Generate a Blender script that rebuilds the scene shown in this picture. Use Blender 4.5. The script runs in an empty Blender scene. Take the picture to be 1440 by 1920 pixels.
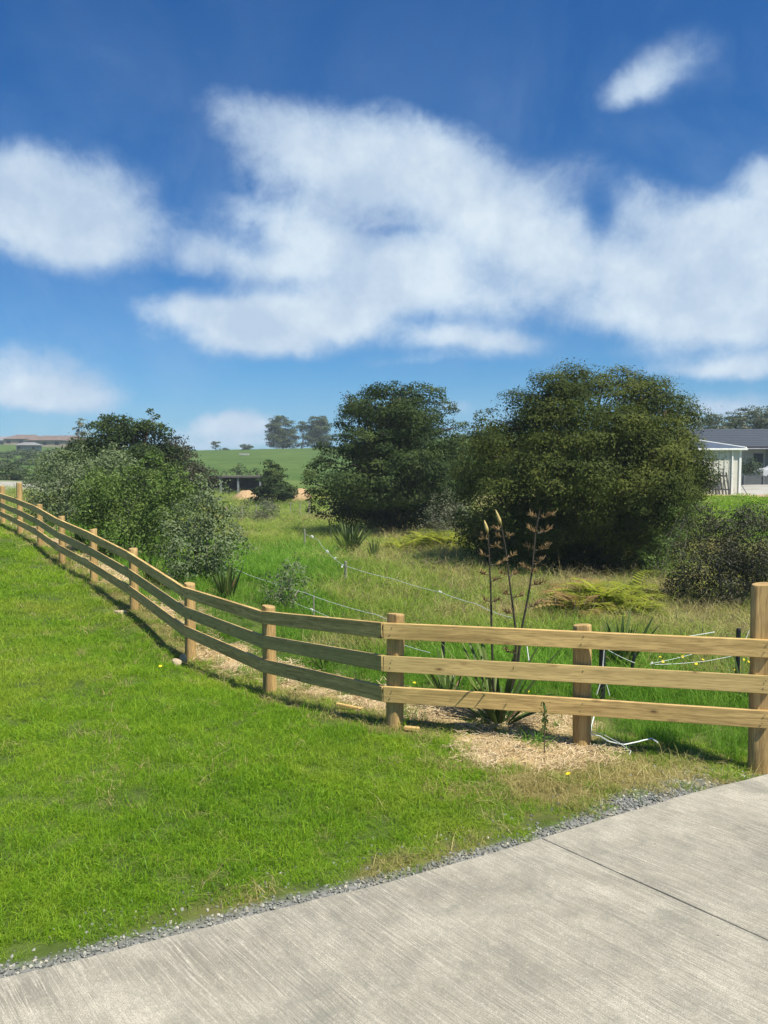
import bpy, bmesh, math, random
import numpy as np
from mathutils import Vector, Matrix
R = math.radians
random.seed(7); rng = np.random.default_rng(7)
SC = bpy.context.scene
COL = SC.collection

# ------------------------------------------------------------------ camera
FPX, CH = 1450.0, 2.4
PITCH = math.atan(90 / FPX)
cam_d = bpy.data.cameras.new('camera'); cam = bpy.data.objects.new('camera', cam_d); COL.objects.link(cam)
cam.location = (0, 0, CH); cam.rotation_euler = (math.pi / 2 - PITCH, 0, 0)
cam_d.sensor_fit = 'VERTICAL'; cam_d.sensor_height = 24; cam_d.lens = 24 * FPX / 1920
cam_d.clip_start = 0.05; cam_d.clip_end = 9000
SC.camera = cam
cp, sp = math.cos(PITCH), math.sin(PITCH)

def W(px, py, Y):
    """world point seen at photo pixel (px,py) standing Y metres ahead"""
    u = (px - 720) / FPX; v = (960 - py) / FPX
    d = Vector((u, cp + v * sp, -sp + v * cp))
    k = Y / d.y
    return Vector((d.x * k, Y, CH + d.z * k))

def G(px, py, z=0.0):
    u = (px - 720) / FPX; v = (960 - py) / FPX
    d = Vector((u, cp + v * sp, -sp + v * cp))
    k = (z - CH) / d.z
    return Vector((d.x * k, d.y * k, z))

# ------------------------------------------------------------------ light, sky
SUN_AZ, SUN_EL = R(-40), R(58)        # from +X, clockwise negative
sdir = Vector((math.cos(SUN_EL) * math.cos(SUN_AZ), math.cos(SUN_EL) * math.sin(SUN_AZ), math.sin(SUN_EL)))
sl = bpy.data.lights.new('sun', 'SUN'); sl.energy = 5.0; sl.angle = R(0.5); sl.color = (1.0, 0.94, 0.82)
so = bpy.data.objects.new('sun', sl); COL.objects.link(so)
so.rotation_euler = sdir.to_track_quat('Z', 'Y').to_euler()
SC.view_settings.view_transform = 'Standard'; SC.view_settings.look = 'None'
SC.view_settings.exposure = 0.65; SC.view_settings.gamma = 1.0

class NT:
    def __init__(s, tree): s.t = tree; s.n = tree.nodes; s.l = tree.links
    def node(s, typ, **kw):
        n = s.n.new(typ)
        for k, v in kw.items(): setattr(n, k, v)
        return n
    def put(s, sock, v):
        if isinstance(v, bpy.types.NodeSocket): s.l.new(v, sock)
        elif v is not None:
            if hasattr(sock, 'default_value') and hasattr(sock.default_value, '__len__') and not hasattr(v, '__len__'): v = [v] * len(sock.default_value)
            if hasattr(v, '__len__') and hasattr(sock.default_value, '__len__') and len(v) == 3 and len(sock.default_value) == 4: v = tuple(v) + (1,)
            sock.default_value = v
    def math(s, op, a, b=None, c=None, clamp=False):
        n = s.node('ShaderNodeMath', operation=op, use_clamp=clamp)
        s.put(n.inputs[0], a); s.put(n.inputs[1], b)
        if c is not None: s.put(n.inputs[2], c)
        return n.outputs[0]
    def vmath(s, op, a, b=None):
        n = s.node('ShaderNodeVectorMath', operation=op); s.put(n.inputs[0], a)
        if b is not None: s.put(n.inputs[1], b)
        return n.outputs['Value'] if op in ('LENGTH', 'DOT_PRODUCT', 'DISTANCE') else n.outputs[0]
    def noise(s, vec, scale, detail=4, rough=.55, dist=0, col=False):
        n = s.node('ShaderNodeTexNoise'); s.put(n.inputs['Vector'], vec)
        n.inputs['Scale'].default_value = scale; n.inputs['Detail'].default_value = detail
        n.inputs['Roughness'].default_value = rough; n.inputs['Distortion'].default_value = dist
        return n.outputs['Color' if col else 'Fac']
    def mapr(s, v, a, b, c=0, d=1, smooth=False):
        n = s.node('ShaderNodeMapRange', interpolation_type='SMOOTHSTEP' if smooth else 'LINEAR')
        s.put(n.inputs[0], v)
        for i, x in enumerate((a, b, c, d)): s.put(n.inputs[i + 1], x)
        return n.outputs[0]
    def mix(s, f, a, b, mode='MIX'):
        n = s.node('ShaderNodeMix', data_type='RGBA', blend_type=mode)
        s.put(n.inputs[0], f); s.put(n.inputs[6], a); s.put(n.inputs[7], b)
        return n.outputs[2]
    def ramp(s, f, stops):
        n = s.node('ShaderNodeValToRGB'); s.put(n.inputs[0], f); e = n.color_ramp.elements
        while len(e) < len(stops): e.new(0.5)
        for i, (p, c) in enumerate(stops): e[i].position = p; e[i].color = tuple(c) + (1,)
        return n.outputs[0]
    def attr(s, name, out='Fac'):
        n = s.node('ShaderNodeAttribute', attribute_name=name); return n.outputs[out]
    def bump(s, h, strength=.3, dist=.01):
        n = s.node('ShaderNodeBump'); n.inputs['Strength'].default_value = strength; n.inputs['Distance'].default_value = dist
        s.put(n.inputs['Height'], h); return n.outputs[0]

world = bpy.data.worlds.new('World'); SC.world = world; world.use_nodes = True
w = NT(world.node_tree); w.n.clear()
sky = w.node('ShaderNodeTexSky', sky_type='NISHITA', sun_disc=False)
sky.sun_elevation = SUN_EL; sky.sun_rotation = math.atan2(sdir.x, sdir.y)
sky.air_density = 1.0; sky.dust_density = 0.25; sky.ozone_density = 3.0; sky.altitude = 50
SKY_STR = 0.115
tc = w.node('ShaderNodeTexCoord').outputs['Generated']
sep = w.node('ShaderNodeSeparateXYZ'); w.put(sep.inputs[0], tc)
az = w.math('ARCTAN2', sep.outputs[0], sep.outputs[1]); el = w.math('ARCSINE', sep.outputs[2])
cmb = w.node('ShaderNodeCombineXYZ'); w.put(cmb.inputs[0], az); w.put(cmb.inputs[1], el)
P0 = cmb.outputs[0]
n1 = w.vmath('SUBTRACT', w.noise(tc, 5.5, 5, .6, col=True), (.5, .5, .5))
n2 = w.node('ShaderNodeVectorMath', operation='SCALE'); w.put(n2.inputs[0], n1); n2.inputs['Scale'].default_value = .06
PW = w.vmath('ADD', P0, n2.outputs[0])
def azel(px, py):
    d = W(px, py, 10) - Vector((0, 0, CH)); d.normalize()
    return math.atan2(d.x, d.y), math.asin(d.z)
BLOBS = [(40,370,120,70,1),(150,385,110,60,.9),(235,400,70,60,.6),(150,455,120,48,.9),(15,300,70,36,.5),(70,430,120,40,.7),
 (60,695,150,40,1),(150,740,110,26,.8),(30,745,120,26,.8),(440,788,90,20,1),(410,812,130,24,1),(480,838,120,16,.4),
 (480,225,90,36,.55),(420,190,80,26,.25),(560,265,120,46,.7),(690,250,120,42,.65),(800,270,120,46,.7),(870,300,80,44,.6),(560,330,110,46,.7),(680,340,120,50,.8),
 (800,360,130,52,.85),(930,380,110,50,.8),(1000,430,100,52,.85),(1070,480,80,50,.8),(1010,520,90,50,.7),(480,400,90,34,.6),(560,420,90,40,.6),(870,450,120,46,.7),
 (370,455,80,34,.75),(420,500,110,34,.7),(560,500,120,46,.8),(690,500,120,46,.95),(820,520,110,50,.8),(930,560,100,36,.5),(740,560,120,36,.7),
 (340,580,80,28,.9),(440,600,120,38,1),(400,640,110,34,.9),(540,610,100,42,1),(520,655,70,22,.8),(640,590,90,34,.8),(680,625,60,26,.6),
 (880,630,120,26,.75),(960,650,80,22,.6),(800,640,70,18,.5),(790,676,110,12,.45),(200,200,90,22,.22),(190,95,80,28,.18),(330,310,60,30,.15),
 (1190,370,60,34,.6),(1260,410,90,40,.85),(1350,420,100,46,.9),(1430,430,90,60,.9),(1180,500,80,40,.7),(1260,520,120,46,.9),(1400,530,120,60,1),(1110,580,80,30,.7),(1200,590,110,36,.85),
 (1290,620,120,30,.8),(1420,620,110,44,.8),(1300,690,140,18,.75),(1400,680,90,20,.7),(1200,660,90,14,.4),(1050,330,90,34,.3),(1100,310,70,30,.25),(1150,440,50,30,.3),
 (1215,140,50,32,.6),(1175,172,44,24,.75),(1270,110,54,34,.3),(1240,170,60,30,.25),(1300,80,50,22,.25),(1350,130,30,40,.12),(1425,318,42,26,.95),(1445,350,30,16,.5),
 (1390,752,100,24,1),(1340,770,80,16,.6),(855,768,46,14,.75),(900,790,60,12,.4),(160,830,400,12,.3),(900,720,200,12,.15),(340,700,60,14,.22),(100,590,70,12,.12),
 (1700,450,300,150,.9),(-300,450,250,120,.8),(1900,250,200,80,.7),(-350,740,300,60,.7),(715,440,60,8,-.2),(640,420,90,34,.4),(700,560,100,40,.5),(600,440,80,30,.3),(1115,430,26,60,-.35),(760,605,60,10,-.1),(330,530,90,10,-.2)]
field = None
for (bx, by, rx, ry, wt) in BLOBS:
    a, e = azel(bx, by); k = math.cos(e) ** .0
    sx, sy = rx / FPX * 1.78 * (math.cos(a) ** 2), ry / FPX * 1.85
    q = w.vmath('MULTIPLY', w.vmath('SUBTRACT', PW, (a, e, 0)), (1 / sx, 1 / sy, 0))
    v = w.mapr(w.vmath('LENGTH', q), 0, 1, wt, 0, smooth=True)
    field = v if field is None else w.math('ADD', field, v)
fbm = w.noise(tc, 9, 7, .62, .3)
fine = w.noise(tc, 30, 7, .68, .35)
# the sky behind the viewer gets broken cloud too
back = w.mapr(sep.outputs[1], .55, 0, 0, .75)
field = w.math('ADD', field, w.math('MULTIPLY', back, w.mapr(w.noise(tc, 2.2, 3), .45, .65)))
field = w.math('MINIMUM', field, 1.45)
dens = w.math('ADD', field, w.math('MULTIPLY', w.math('SUBTRACT', fbm, .5), w.mapr(field, 0, .5, .25, 1.55)))
dens = w.math('ADD', dens, w.math('MULTIPLY', w.math('SUBTRACT', fine, .5), w.mapr(field, 0, .4, .06, .8)))
cov = w.mapr(dens, -.05, 1.3, 0, .94, smooth=True)
horiz = w.mapr(el, R(-1), R(8), .55, 0, smooth=True)
veil = w.math('MULTIPLY', w.mapr(w.noise(tc, 3.1, 6, .65, .5), .42, .75), w.mapr(el, R(32), R(16), .05, .30))
cov = w.math('MAXIMUM', w.math('MAXIMUM', cov, veil), horiz)
shade = w.mapr(w.noise(tc, 8, 6, .6), .40, .62)
ccol = w.mix(w.mapr(dens, .2, 1.5), (.20, .32, .50), (.49, .56, .61))
ccol = w.mix(w.math('MULTIPLY', shade, .8), ccol, (.30, .385, .50))
skc = w.mix(1.0, sky.outputs[0], w.mix(w.mapr(el, R(0), R(32), smooth=True), (.17, .42, .61), (.065, .335, .61)), 'MULTIPLY')
b1 = w.node('ShaderNodeBackground'); w.put(b1.inputs[0], skc); b1.inputs[1].default_value = SKY_STR
b2 = w.node('ShaderNodeBackground'); w.put(b2.inputs[0], ccol); b2.inputs[1].default_value = 1.0
ms = w.node('ShaderNodeMixShader'); w.put(ms.inputs[0], cov); w.l.new(b1.outputs[0], ms.inputs[1]); w.l.new(b2.outputs[0], ms.inputs[2])
wo = w.node('ShaderNodeOutputWorld'); w.l.new(ms.outputs[0], wo.inputs[0])
world.cycles.sampling_method = 'MANUAL'; world.cycles.sample_map_resolution = 512

# ------------------------------------------------------------------ helpers
def tag(o, label=None, cat=None, group=None, kind=None):
    if label: o['label'] = label
    if cat: o['category'] = cat
    if group: o['group'] = group
    if kind: o['kind'] = kind
    return o
def empty(name, loc, label, cat, group=None):
    o = bpy.data.objects.new(name, None); COL.objects.link(o); o.location = loc; o.empty_display_size = .2
    return tag(o, label, cat, group)
def link(name, me, mat, parent=None, loc=None):
    if mat and not me.materials: me.materials.append(mat)
    o = bpy.data.objects.new(name, me); COL.objects.link(o)
    if loc is not None: o.location = loc
    if parent: o.parent = parent; o.matrix_parent_inverse = Matrix.Translation(parent.location).inverted()
    return o
def npmesh(name, V, F, smooth=False, attrs=None):
    """V (n,3), F (m,k) int"""
    me = bpy.data.meshes.new(name); V = np.asarray(V, np.float32); F = np.asarray(F, np.int32)
    me.vertices.add(len(V)); me.vertices.foreach_set('co', V.ravel())
    k = F.shape[1]; me.loops.add(F.size); me.loops.foreach_set('vertex_index', F.ravel())
    me.polygons.add(len(F)); me.polygons.foreach_set('loop_start', np.arange(0, F.size, k, dtype=np.int32))
    me.update(calc_edges=True)
    me.polygons.foreach_set('use_smooth', np.full(len(F), smooth))
    for nm, (dom, arr) in (attrs or {}).items():
        a = me.attributes.new(nm, 'FLOAT', dom); a.data.foreach_set('value', np.asarray(arr, np.float32))
    return me
def bmm(fn, name='m', smooth=False):
    bm = bmesh.new(); fn(bm); me = bpy.data.meshes.new(name); bmesh.ops.recalc_face_normals(bm, faces=bm.faces)
    bm.to_mesh(me); bm.free()
    if smooth:
        for p in me.polygons: p.use_smooth = True
    return me
def box(bm, c, s, rz=0, rx=0, bev=0):
    r = bmesh.ops.create_cube(bm, size=1)
    vs = r['verts']
    M = Matrix.Translation(c) @ Matrix.Rotation(rz, 4, 'Z') @ Matrix.Rotation(rx, 4, 'X') @ Matrix.Diagonal((s[0], s[1], s[2], 1))
    bmesh.ops.transform(bm, matrix=M, verts=vs)
    if bev: bmesh.ops.bevel(bm, geom=list({e for v in vs for e in v.link_edges}), offset=bev, segments=2, affect='EDGES')
def tube(bm, pts, rad, n=6, cap=True):
    pts = [Vector(p) for p in pts]; rings = []
    if not hasattr(rad, '__len__'): rad = [rad] * len(pts)
    for i, p in enumerate(pts):
        t = (pts[min(i + 1, len(pts) - 1)] - pts[max(i - 1, 0)]).normalized()
        a = t.cross(Vector((0, 0, 1)) if abs(t.z) < .9 else Vector((1, 0, 0))).normalized(); b = t.cross(a)
        rings.append([bm.verts.new(p + (a * math.cos(q) + b * math.sin(q)) * rad[i]) for q in [2 * math.pi * j / n for j in range(n)]])
    for i in range(len(rings) - 1):
        for j in range(n): bm.faces.new((rings[i][j], rings[i][(j + 1) % n], rings[i + 1][(j + 1) % n], rings[i + 1][j]))
    if cap:
        bm.faces.new(rings[0][::-1]); bm.faces.new(rings[-1])
def smooth(x, a, b):
    t = np.clip((x - a) / (b - a), 0, 1); return t * t * (3 - 2 * t)
def vnoise(x, y, s=1.0, seed=0):
    """cheap smooth value noise 0..1"""
    x = np.asarray(x) * s + seed * 17.3; y = np.asarray(y) * s + seed * 9.1
    xi, yi = np.floor(x), np.floor(y); fx, fy = x - xi, y - yi
    fx = fx * fx * (3 - 2 * fx); fy = fy * fy * (3 - 2 * fy)
    h = lambda a, b: np.modf(np.abs(np.sin(a * 127.1 + b * 311.7) * 43758.5453))[0]
    return (h(xi, yi) * (1 - fx) + h(xi + 1, yi) * fx) * (1 - fy) + (h(xi, yi + 1) * (1 - fx) + h(xi + 1, yi + 1) * fx) * fy
def fbm2(x, y, s=1., seed=0):
    return (vnoise(x, y, s, seed) + .5 * vnoise(x, y, s * 2.1, seed + 1) + .25 * vnoise(x, y, s * 4.3, seed + 2)) / 1.75

def material(name, build, rough=.8):
    m = bpy.data.materials.new(name); m.use_nodes = True; t = NT(m.node_tree); t.n.clear()
    out = t.node('ShaderNodeOutputMaterial'); p = t.node('ShaderNodeBsdfPrincipled'); p.inputs['Roughness'].default_value = rough
    p.inputs['Specular IOR Level'].default_value = .3
    t.l.new(p.outputs[0], out.inputs[0]); build(t, p, out); return m
def leafmat(name, dark, mid, light, trans=.35, rough=.55, spec=.3, nscale=.9, under=None):
    def b(t, p, out):
        pos = t.node('ShaderNodeNewGeometry').outputs['Position']
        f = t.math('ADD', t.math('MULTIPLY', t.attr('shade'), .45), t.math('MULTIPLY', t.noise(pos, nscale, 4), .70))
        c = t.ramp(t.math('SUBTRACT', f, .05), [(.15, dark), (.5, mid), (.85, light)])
        if under: c = t.mix(t.math('MULTIPLY', t.node('ShaderNodeNewGeometry').outputs['Backfacing'], .8), c, under)
        t.put(p.inputs['Base Color'], c); p.inputs['Roughness'].default_value = rough; p.inputs['Specular IOR Level'].default_value = spec
        tr = t.node('ShaderNodeBsdfTranslucent'); t.put(tr.inputs[0], t.mix(.5, c, (mid[0] * 1.6, mid[1] * 1.7, mid[2] * .6)))
        mx = t.node('ShaderNodeMixShader'); mx.inputs[0].default_value = trans
        t.l.new(p.outputs[0], mx.inputs[1]); t.l.new(tr.outputs[0], mx.inputs[2]); t.l.new(mx.outputs[0], out.inputs[0])
    return material(name, b)
def plain(name, c, rough=.7, var=.25, scale=6, metal=0, bump=0):
    def b(t, p, out):
        o = t.node('ShaderNodeTexCoord').outputs['Object']; n = t.noise(o, scale, 5, .6)
        t.put(p.inputs['Base Color'], t.mix(t.mapr(n, .3, .7), tuple(x * (1 - var) for x in c), tuple(min(1, x * (1 + var)) for x in c)))
        p.inputs['Roughness'].default_value = rough; p.inputs['Metallic'].default_value = metal
        if bump: t.put(p.inputs['Normal'], t.bump(n, bump, .02))
    return material(name, b)

# ------------------------------------------------------------------ fence stations (px, py of base, Y)
ST = [(1426,1447,6.35),(1091,1401,6.73),(740,1362,7.1),(506,1300,8.9),(357,1238,10.8),(252,1142,12.9),
      (176,1090,15.0),(117,1055,16.9),(76,1023,19.0),(38,1000,21.6),(6,982,24.4),(-30,966,27.6)]
PB = [W(*s) for s in ST]

# ------------------------------------------------------------------ terrain height
ctrl = [(p.x, p.y, p.z) for p in PB]
for x, y, z in [(-4,6,.02),(-6,8.5,.1),(-8,12,.3),(-12,15,.5),(-14,20,.7),(-2.5,5,0),(-10,5,.1),(0,5.5,0),(2,5.6,0),(4,6,0),(5.5,6.5,-.02),(7,6,0),
                (-1,4,0),(1.5,4,0),(3,3,0),(-3,3,0),(0,2.5,0),(-6,4,.0),(-.5,6.6,0),(-1.5,7.2,-.02),(-3.2,9,.0),(6,4,0),(8,9,-.1),(12,8,0),
                (4.6,8.5,-.25),(2.6,8.5,-.15),(1,9,-.1),(-18,28,1.0),(-25,20,.9)]: ctrl.append((x, y, z))
for px, py, Y in [(600,1215,11),(700,1180,12),(535,1140,13.2),(430,1118,13.2),(390,1085,14.8),(250,1055,18.5),(110,990,24),
                  (648,1100,16),(800,1140,14),(900,1150,13),(1130,1150,13.5),(1370,1152,13.6),(1250,1180,12),(1180,1110,16),
                  (560,1040,24),(655,1040,24),(440,1010,30),(840,1035,25),(980,1075,20),(1100,1085,21.5),(1250,1085,20),
                  (730,1003,33),(860,1000,32),(560,985,40),(450,975,45),(350,975,44),(620,972,46),(720,960,50),
                  (1390,985,26),(1390,945,36),(1390,928,44),(1300,928,44),(1430,906,58),(1550,906,58),(1550,990,24),(1200,935,44),(1000,945,45),(900,945,50),
                  (460,935,60),(555,935,60),(450,921,68),(380,925,66),(300,925,60),(560,900,80),(450,895,84),(350,895,84),(650,905,80),(820,900,80),
                  (450,870,115),(600,868,115),(350,872,115),(800,855,130),(450,843,205),(560,841,205),(360,845,205),(640,838,205),(880,819,205),(760,826,205),(1100,820,205),
                  (20,915,58),(60,908,64),(20,893,75),(100,893,75),(200,890,75),(20,868,130),(150,868,130),(250,870,130),(30,838,300),(150,838,300),(280,848,300),(-200,830,300),
                  (1300,862,130),(1440,862,130),(1300,845,250),(1440,845,250),(1600,860,150),(-150,915,58),(-150,870,130)]:
    p = W(px, py, Y); ctrl.append((p.x, p.y, p.z))
for x, y, z in [(0,420,2),(-150,500,3),(150,420,4),(-60,420,1),(60,420,2)]: ctrl.append((x, y, z))
C = np.array(ctrl)
def qxy(x, y):
    r = np.hypot(x, y); return np.stack([np.arctan2(x, np.maximum(y, .5)) * 3.2, np.log(r + .6) * 2.0], -1)
CQ = qxy(C[:, 0], C[:, 1])
def kern(d2): return np.sqrt(d2 + .012)
K = kern(((CQ[:, None] - CQ[None]) ** 2).sum(-1)) + np.eye(len(C)) * 1e-6
wts = np.linalg.solve(K, C[:, 2])
def T(x, y):
    x = np.atleast_1d(np.asarray(x, float)); y = np.atleast_1d(np.asarray(y, float)); out = np.empty(x.shape); Q = qxy(x, y)
    for i in range(0, len(x), 20000):
        q = Q[i:i + 20000]; out[i:i + 20000] = kern(((q[:, None] - CQ[None]) ** 2).sum(-1)) @ wts
    r = np.hypot(x, y)
    out *= smooth(y, 1.5, 3.2); out *= 1 - smooth(r, 420, 900)
    out += (fbm2(x, y, .25, 3) - .5) * .25 * smooth(r, 14, 40) * np.minimum(1, r / 40)
    return out
def Tz(x, y): return float(T(x, y)[0])

def polydist(x, y, pts):
    """signed distance to a polyline: positive on its left-hand side seen along its run"""
    best = np.full(np.shape(x), 1e9); sg = np.ones(np.shape(x)); tt = np.zeros(np.shape(x))
    for i in range(len(pts) - 1):
        ax, ay = pts[i][0], pts[i][1]; bx, by = pts[i + 1][0], pts[i + 1][1]; dx, dy = bx - ax, by - ay
        t = ((x - ax) * dx + (y - ay) * dy) / (dx * dx + dy * dy); tc_ = np.clip(t, 0, 1)
        d = np.hypot(x - ax - tc_ * dx, y - ay - tc_ * dy); cr = dx * (y - ay) - dy * (x - ax)
        m = d < best; best = np.where(m, d, best); sg = np.where(m, np.sign(cr), sg); tt = np.where(m, i + tc_, tt)
    return best * sg, tt
FPL = [(PB[0].x + 3, PB[0].y + .5)] + [(p.x, p.y) for p in PB] + [(-24, 40)]
def sdf(x, y): return polydist(x, y, FPL)      # + = camera side (run goes right to left), t
EDGE = [(-700,2060),(-250,1920),(0,1834),(120,1806),(250,1772),(480,1714),(600,1684),(720,1655),(915,1601),(1015,1571),(1160,1526),(1300,1486),(1440,1450),(1700,1392),(2100,1330)]
ED = [G(a, b, .03) for a, b in EDGE]
def sdd(x, y): return -polydist(x, y, [(p.x, p.y) for p in ED])[0] * -1   # + = lawn side (left of a left-to-right run)

# zones --------------------------------------------------------------
LOBE = W(1010, 1400, 6.4); DRY = W(1120, 1450, 5.9)
def zones(x, y):
    f, t = sdf(x, y); d = sdd(x, y); n = fbm2(x, y, 3., 5); n2 = fbm2(x, y, 1.3, 9)
    gravel = smooth(d, (.10 + .12 * n + .26 * smooth(x, .8, 2.2)), .05 + .05 * n + .14 * smooth(x, .8, 2.2)) * (d > -.3)
    mul = smooth(f, .10 - .42 * n, -.06 - .42 * n) * smooth(f, -1.25 + .7 * n, -1.05 + .7 * n) * smooth(t, 1.75, 2.1)
    blob = smooth(np.hypot((x - LOBE.x) / .78, (y - LOBE.y - .12) / .52) + (n - .5) * .7, 1.1, .75)
    mul = np.maximum(mul, blob)
    mul = mul * smooth(n2 + .5 * n + .35 * blob + .25 * smooth(t, 5, 3.2), .60, .80)
    dry = smooth(np.hypot((x - DRY.x) / 1.45, (y - DRY.y) / .75) + (n - .5) * .8, 1.1, .5)
    dry = np.maximum(dry, smooth(d, .42, .18) * .6 * smooth(n2, .3, .6))
    dry = np.maximum(dry, smooth(np.abs(f), .5, .1) * .7)
    lawn = (f > 0) * 1.0
    yard = np.maximum(smooth(y, 43.6, 44.6) * smooth(y, 64, 60) * smooth(x, 17, 18.5), smooth(y, 54, 56) * smooth(y, 70, 66) * smooth(x, -22, -25))
    return dict(gravel=gravel, mulch=mul, dry=np.clip(dry, 0, 1), lawn=lawn, yard=yard, f=f, t=t, d=d)

rr = np.concatenate([np.linspace(.3, 2.5, 12), np.exp(np.linspace(math.log(2.6), math.log(40), 330)), np.exp(np.linspace(math.log(40.4), math.log(450), 190)), np.exp(np.linspace(math.log(470), math.log(4000), 22))])
aa = np.concatenate([np.linspace(-180, -46, 40), np.linspace(-45, 45, 361), np.linspace(46, 180, 40)]) * math.pi / 180
A, RR = np.meshgrid(aa, rr)
X = (RR * np.sin(A)).ravel(); Y_ = (RR * np.cos(A)).ravel(); Zt = T(X, Y_)
zz = zones(X, Y_)
Zt = Zt - .035 * smooth(zz['d'], .12, .02) * (Y_ < 12)
Zt = Zt + .02 * zz['mulch']
na, nr = len(aa), len(rr)
ii = (np.arange(nr - 1)[:, None] * na + np.arange(na - 1)[None]).ravel()
F = np.stack([ii, ii + 1, ii + na + 1, ii + na], -1)
V = np.stack([X, Y_, Zt], -1); V = np.vstack([V, [[0, 0, 0]]])
me = npmesh('ground', V, F[:, ::-1], True, {k: ('POINT', np.append(zz[k], 0)) for k in ('gravel', 'mulch', 'dry', 'lawn', 'yard')})
def gmat(t, p, out):
    geo = t.node('ShaderNodeNewGeometry'); pos = geo.outputs['Position']
    s = t.node('ShaderNodeSeparateXYZ'); t.put(s.inputs[0], pos)
    n = t.noise(pos, 3, 6, .65); nb = t.noise(pos, .09, 5, .6); nm = t.noise(pos, .6, 5, .6)
    far = t.mapr(s.outputs[1], 45, 80)
    soil = t.mix(t.mapr(n, .35, .65), (.045, .07, .016), (.09, .13, .025))
    pasture = t.mix(t.mapr(nb, .35, .65), (.050, .098, .020), (.078, .130, .028))
    pasture = t.mix(t.math('MULTIPLY', t.mapr(nm, .5, .7), .5), pasture, (.15, .18, .055))
    mid = t.mix(t.mapr(nm, .4, .65), (.075, .135, .02), (.17, .18, .06))
    mid = t.mix(t.mapr(s.outputs[1], 18, 30), soil, mid)
    c = t.mix(far, mid, pasture)
    c = t.mix(t.attr('dry'), c, t.mix(n, (.22, .17, .07), (.12, .12, .035)))
    c = t.mix(t.attr('mulch'), c, t.mix(n, (.52, .39, .20), (.27, .19, .09)))
    gr = t.mix(t.mapr(t.noise(pos, 40, 3), .3, .7), (.13, .13, .125), (.33, .33, .31))
    c = t.mix(t.attr('gravel'), c, t.mix(.5, gr, (.12, .12, .12)))
    c = t.mix(t.attr('yard'), c, t.mix(t.mapr(nm, .4, .7), (.36, .35, .32), (.27, .25, .19)))
    t.put(p.inputs['Base Color'], c); p.inputs['Roughness'].default_value = .95; p.inputs['Specular IOR Level'].default_value = .1
    t.put(p.inputs['Normal'], t.bump(t.noise(pos, 12, 6, .7), .6, .03))
ground = tag(link('ground', me, material('ground', gmat)), kind='structure')

# ------------------------------------------------------------------ concrete driveway
J0, J1 = G(1015, 1571, .03), G(1440, 1762, .03)
jd = (J1 - J0).normalized(); jang = math.atan2(jd.y, jd.x); jn = Vector((-jd.y, jd.x, 0))
M_j = Matrix.Rotation(-jang, 3, 'Z')
def slabs():
    outline = [(p.x, p.y) for p in ED]
    # refine the lawn edge and make it slightly uneven
    e = []
    for i in range(len(outline) - 1):
        a, b = Vector(outline[i]), Vector(outline[i + 1]); n = max(2, int((b - a).length / .06))
        for k in range(n): e.append(a.lerp(b, k / n))
    e.append(Vector(outline[-1]))
    e = [Vector((v.x, v.y + .012 * (float(vnoise(v.x * 5, 0, 1, 2)) - .5))) for v in e]
    right = Vector((J0.x, J0.y)); jd2 = Vector((jd.x, jd.y)); jn2 = Vector((jn.x, jn.y))
    s = [(v - right).dot(jn2) for v in e]
    near = [v for v, q in zip(e, s) if q < -.004]; farr = [v for v, q in zip(e, s) if q > .004]
    A_ = near + [right - jn2 * .0045, right + jd2 * 9 - jn2 * .0045, right + jd2 * 9 + Vector((-6, -9)), Vector((-9, -9))]
    B_ = [right + jn2 * .0045] + farr + [Vector((farr[-1].x + 1.5, farr[-1].y - 6)), right + jd2 * 9 + jn2 * .0045]
    return A_, B_
bm = bmesh.new()
for poly in slabs():
    f = bm.faces.new([bm.verts.new((v.x, v.y, .03)) for v in poly])
    if f.normal.z < 0: f.normal_flip()
    f.normal_update()
    r = bmesh.ops.extrude_face_region(bm, geom=[f]); vs = [g for g in r['geom'] if isinstance(g, bmesh.types.BMVert)]
    for v in vs: v.co.z -= .12
bmesh.ops.recalc_face_normals(bm, faces=bm.faces)
me = bpy.data.meshes.new('driveway'); bm.transform(Matrix.Rotation(-jang, 4, 'Z')); bm.to_mesh(me); bm.free()
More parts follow.
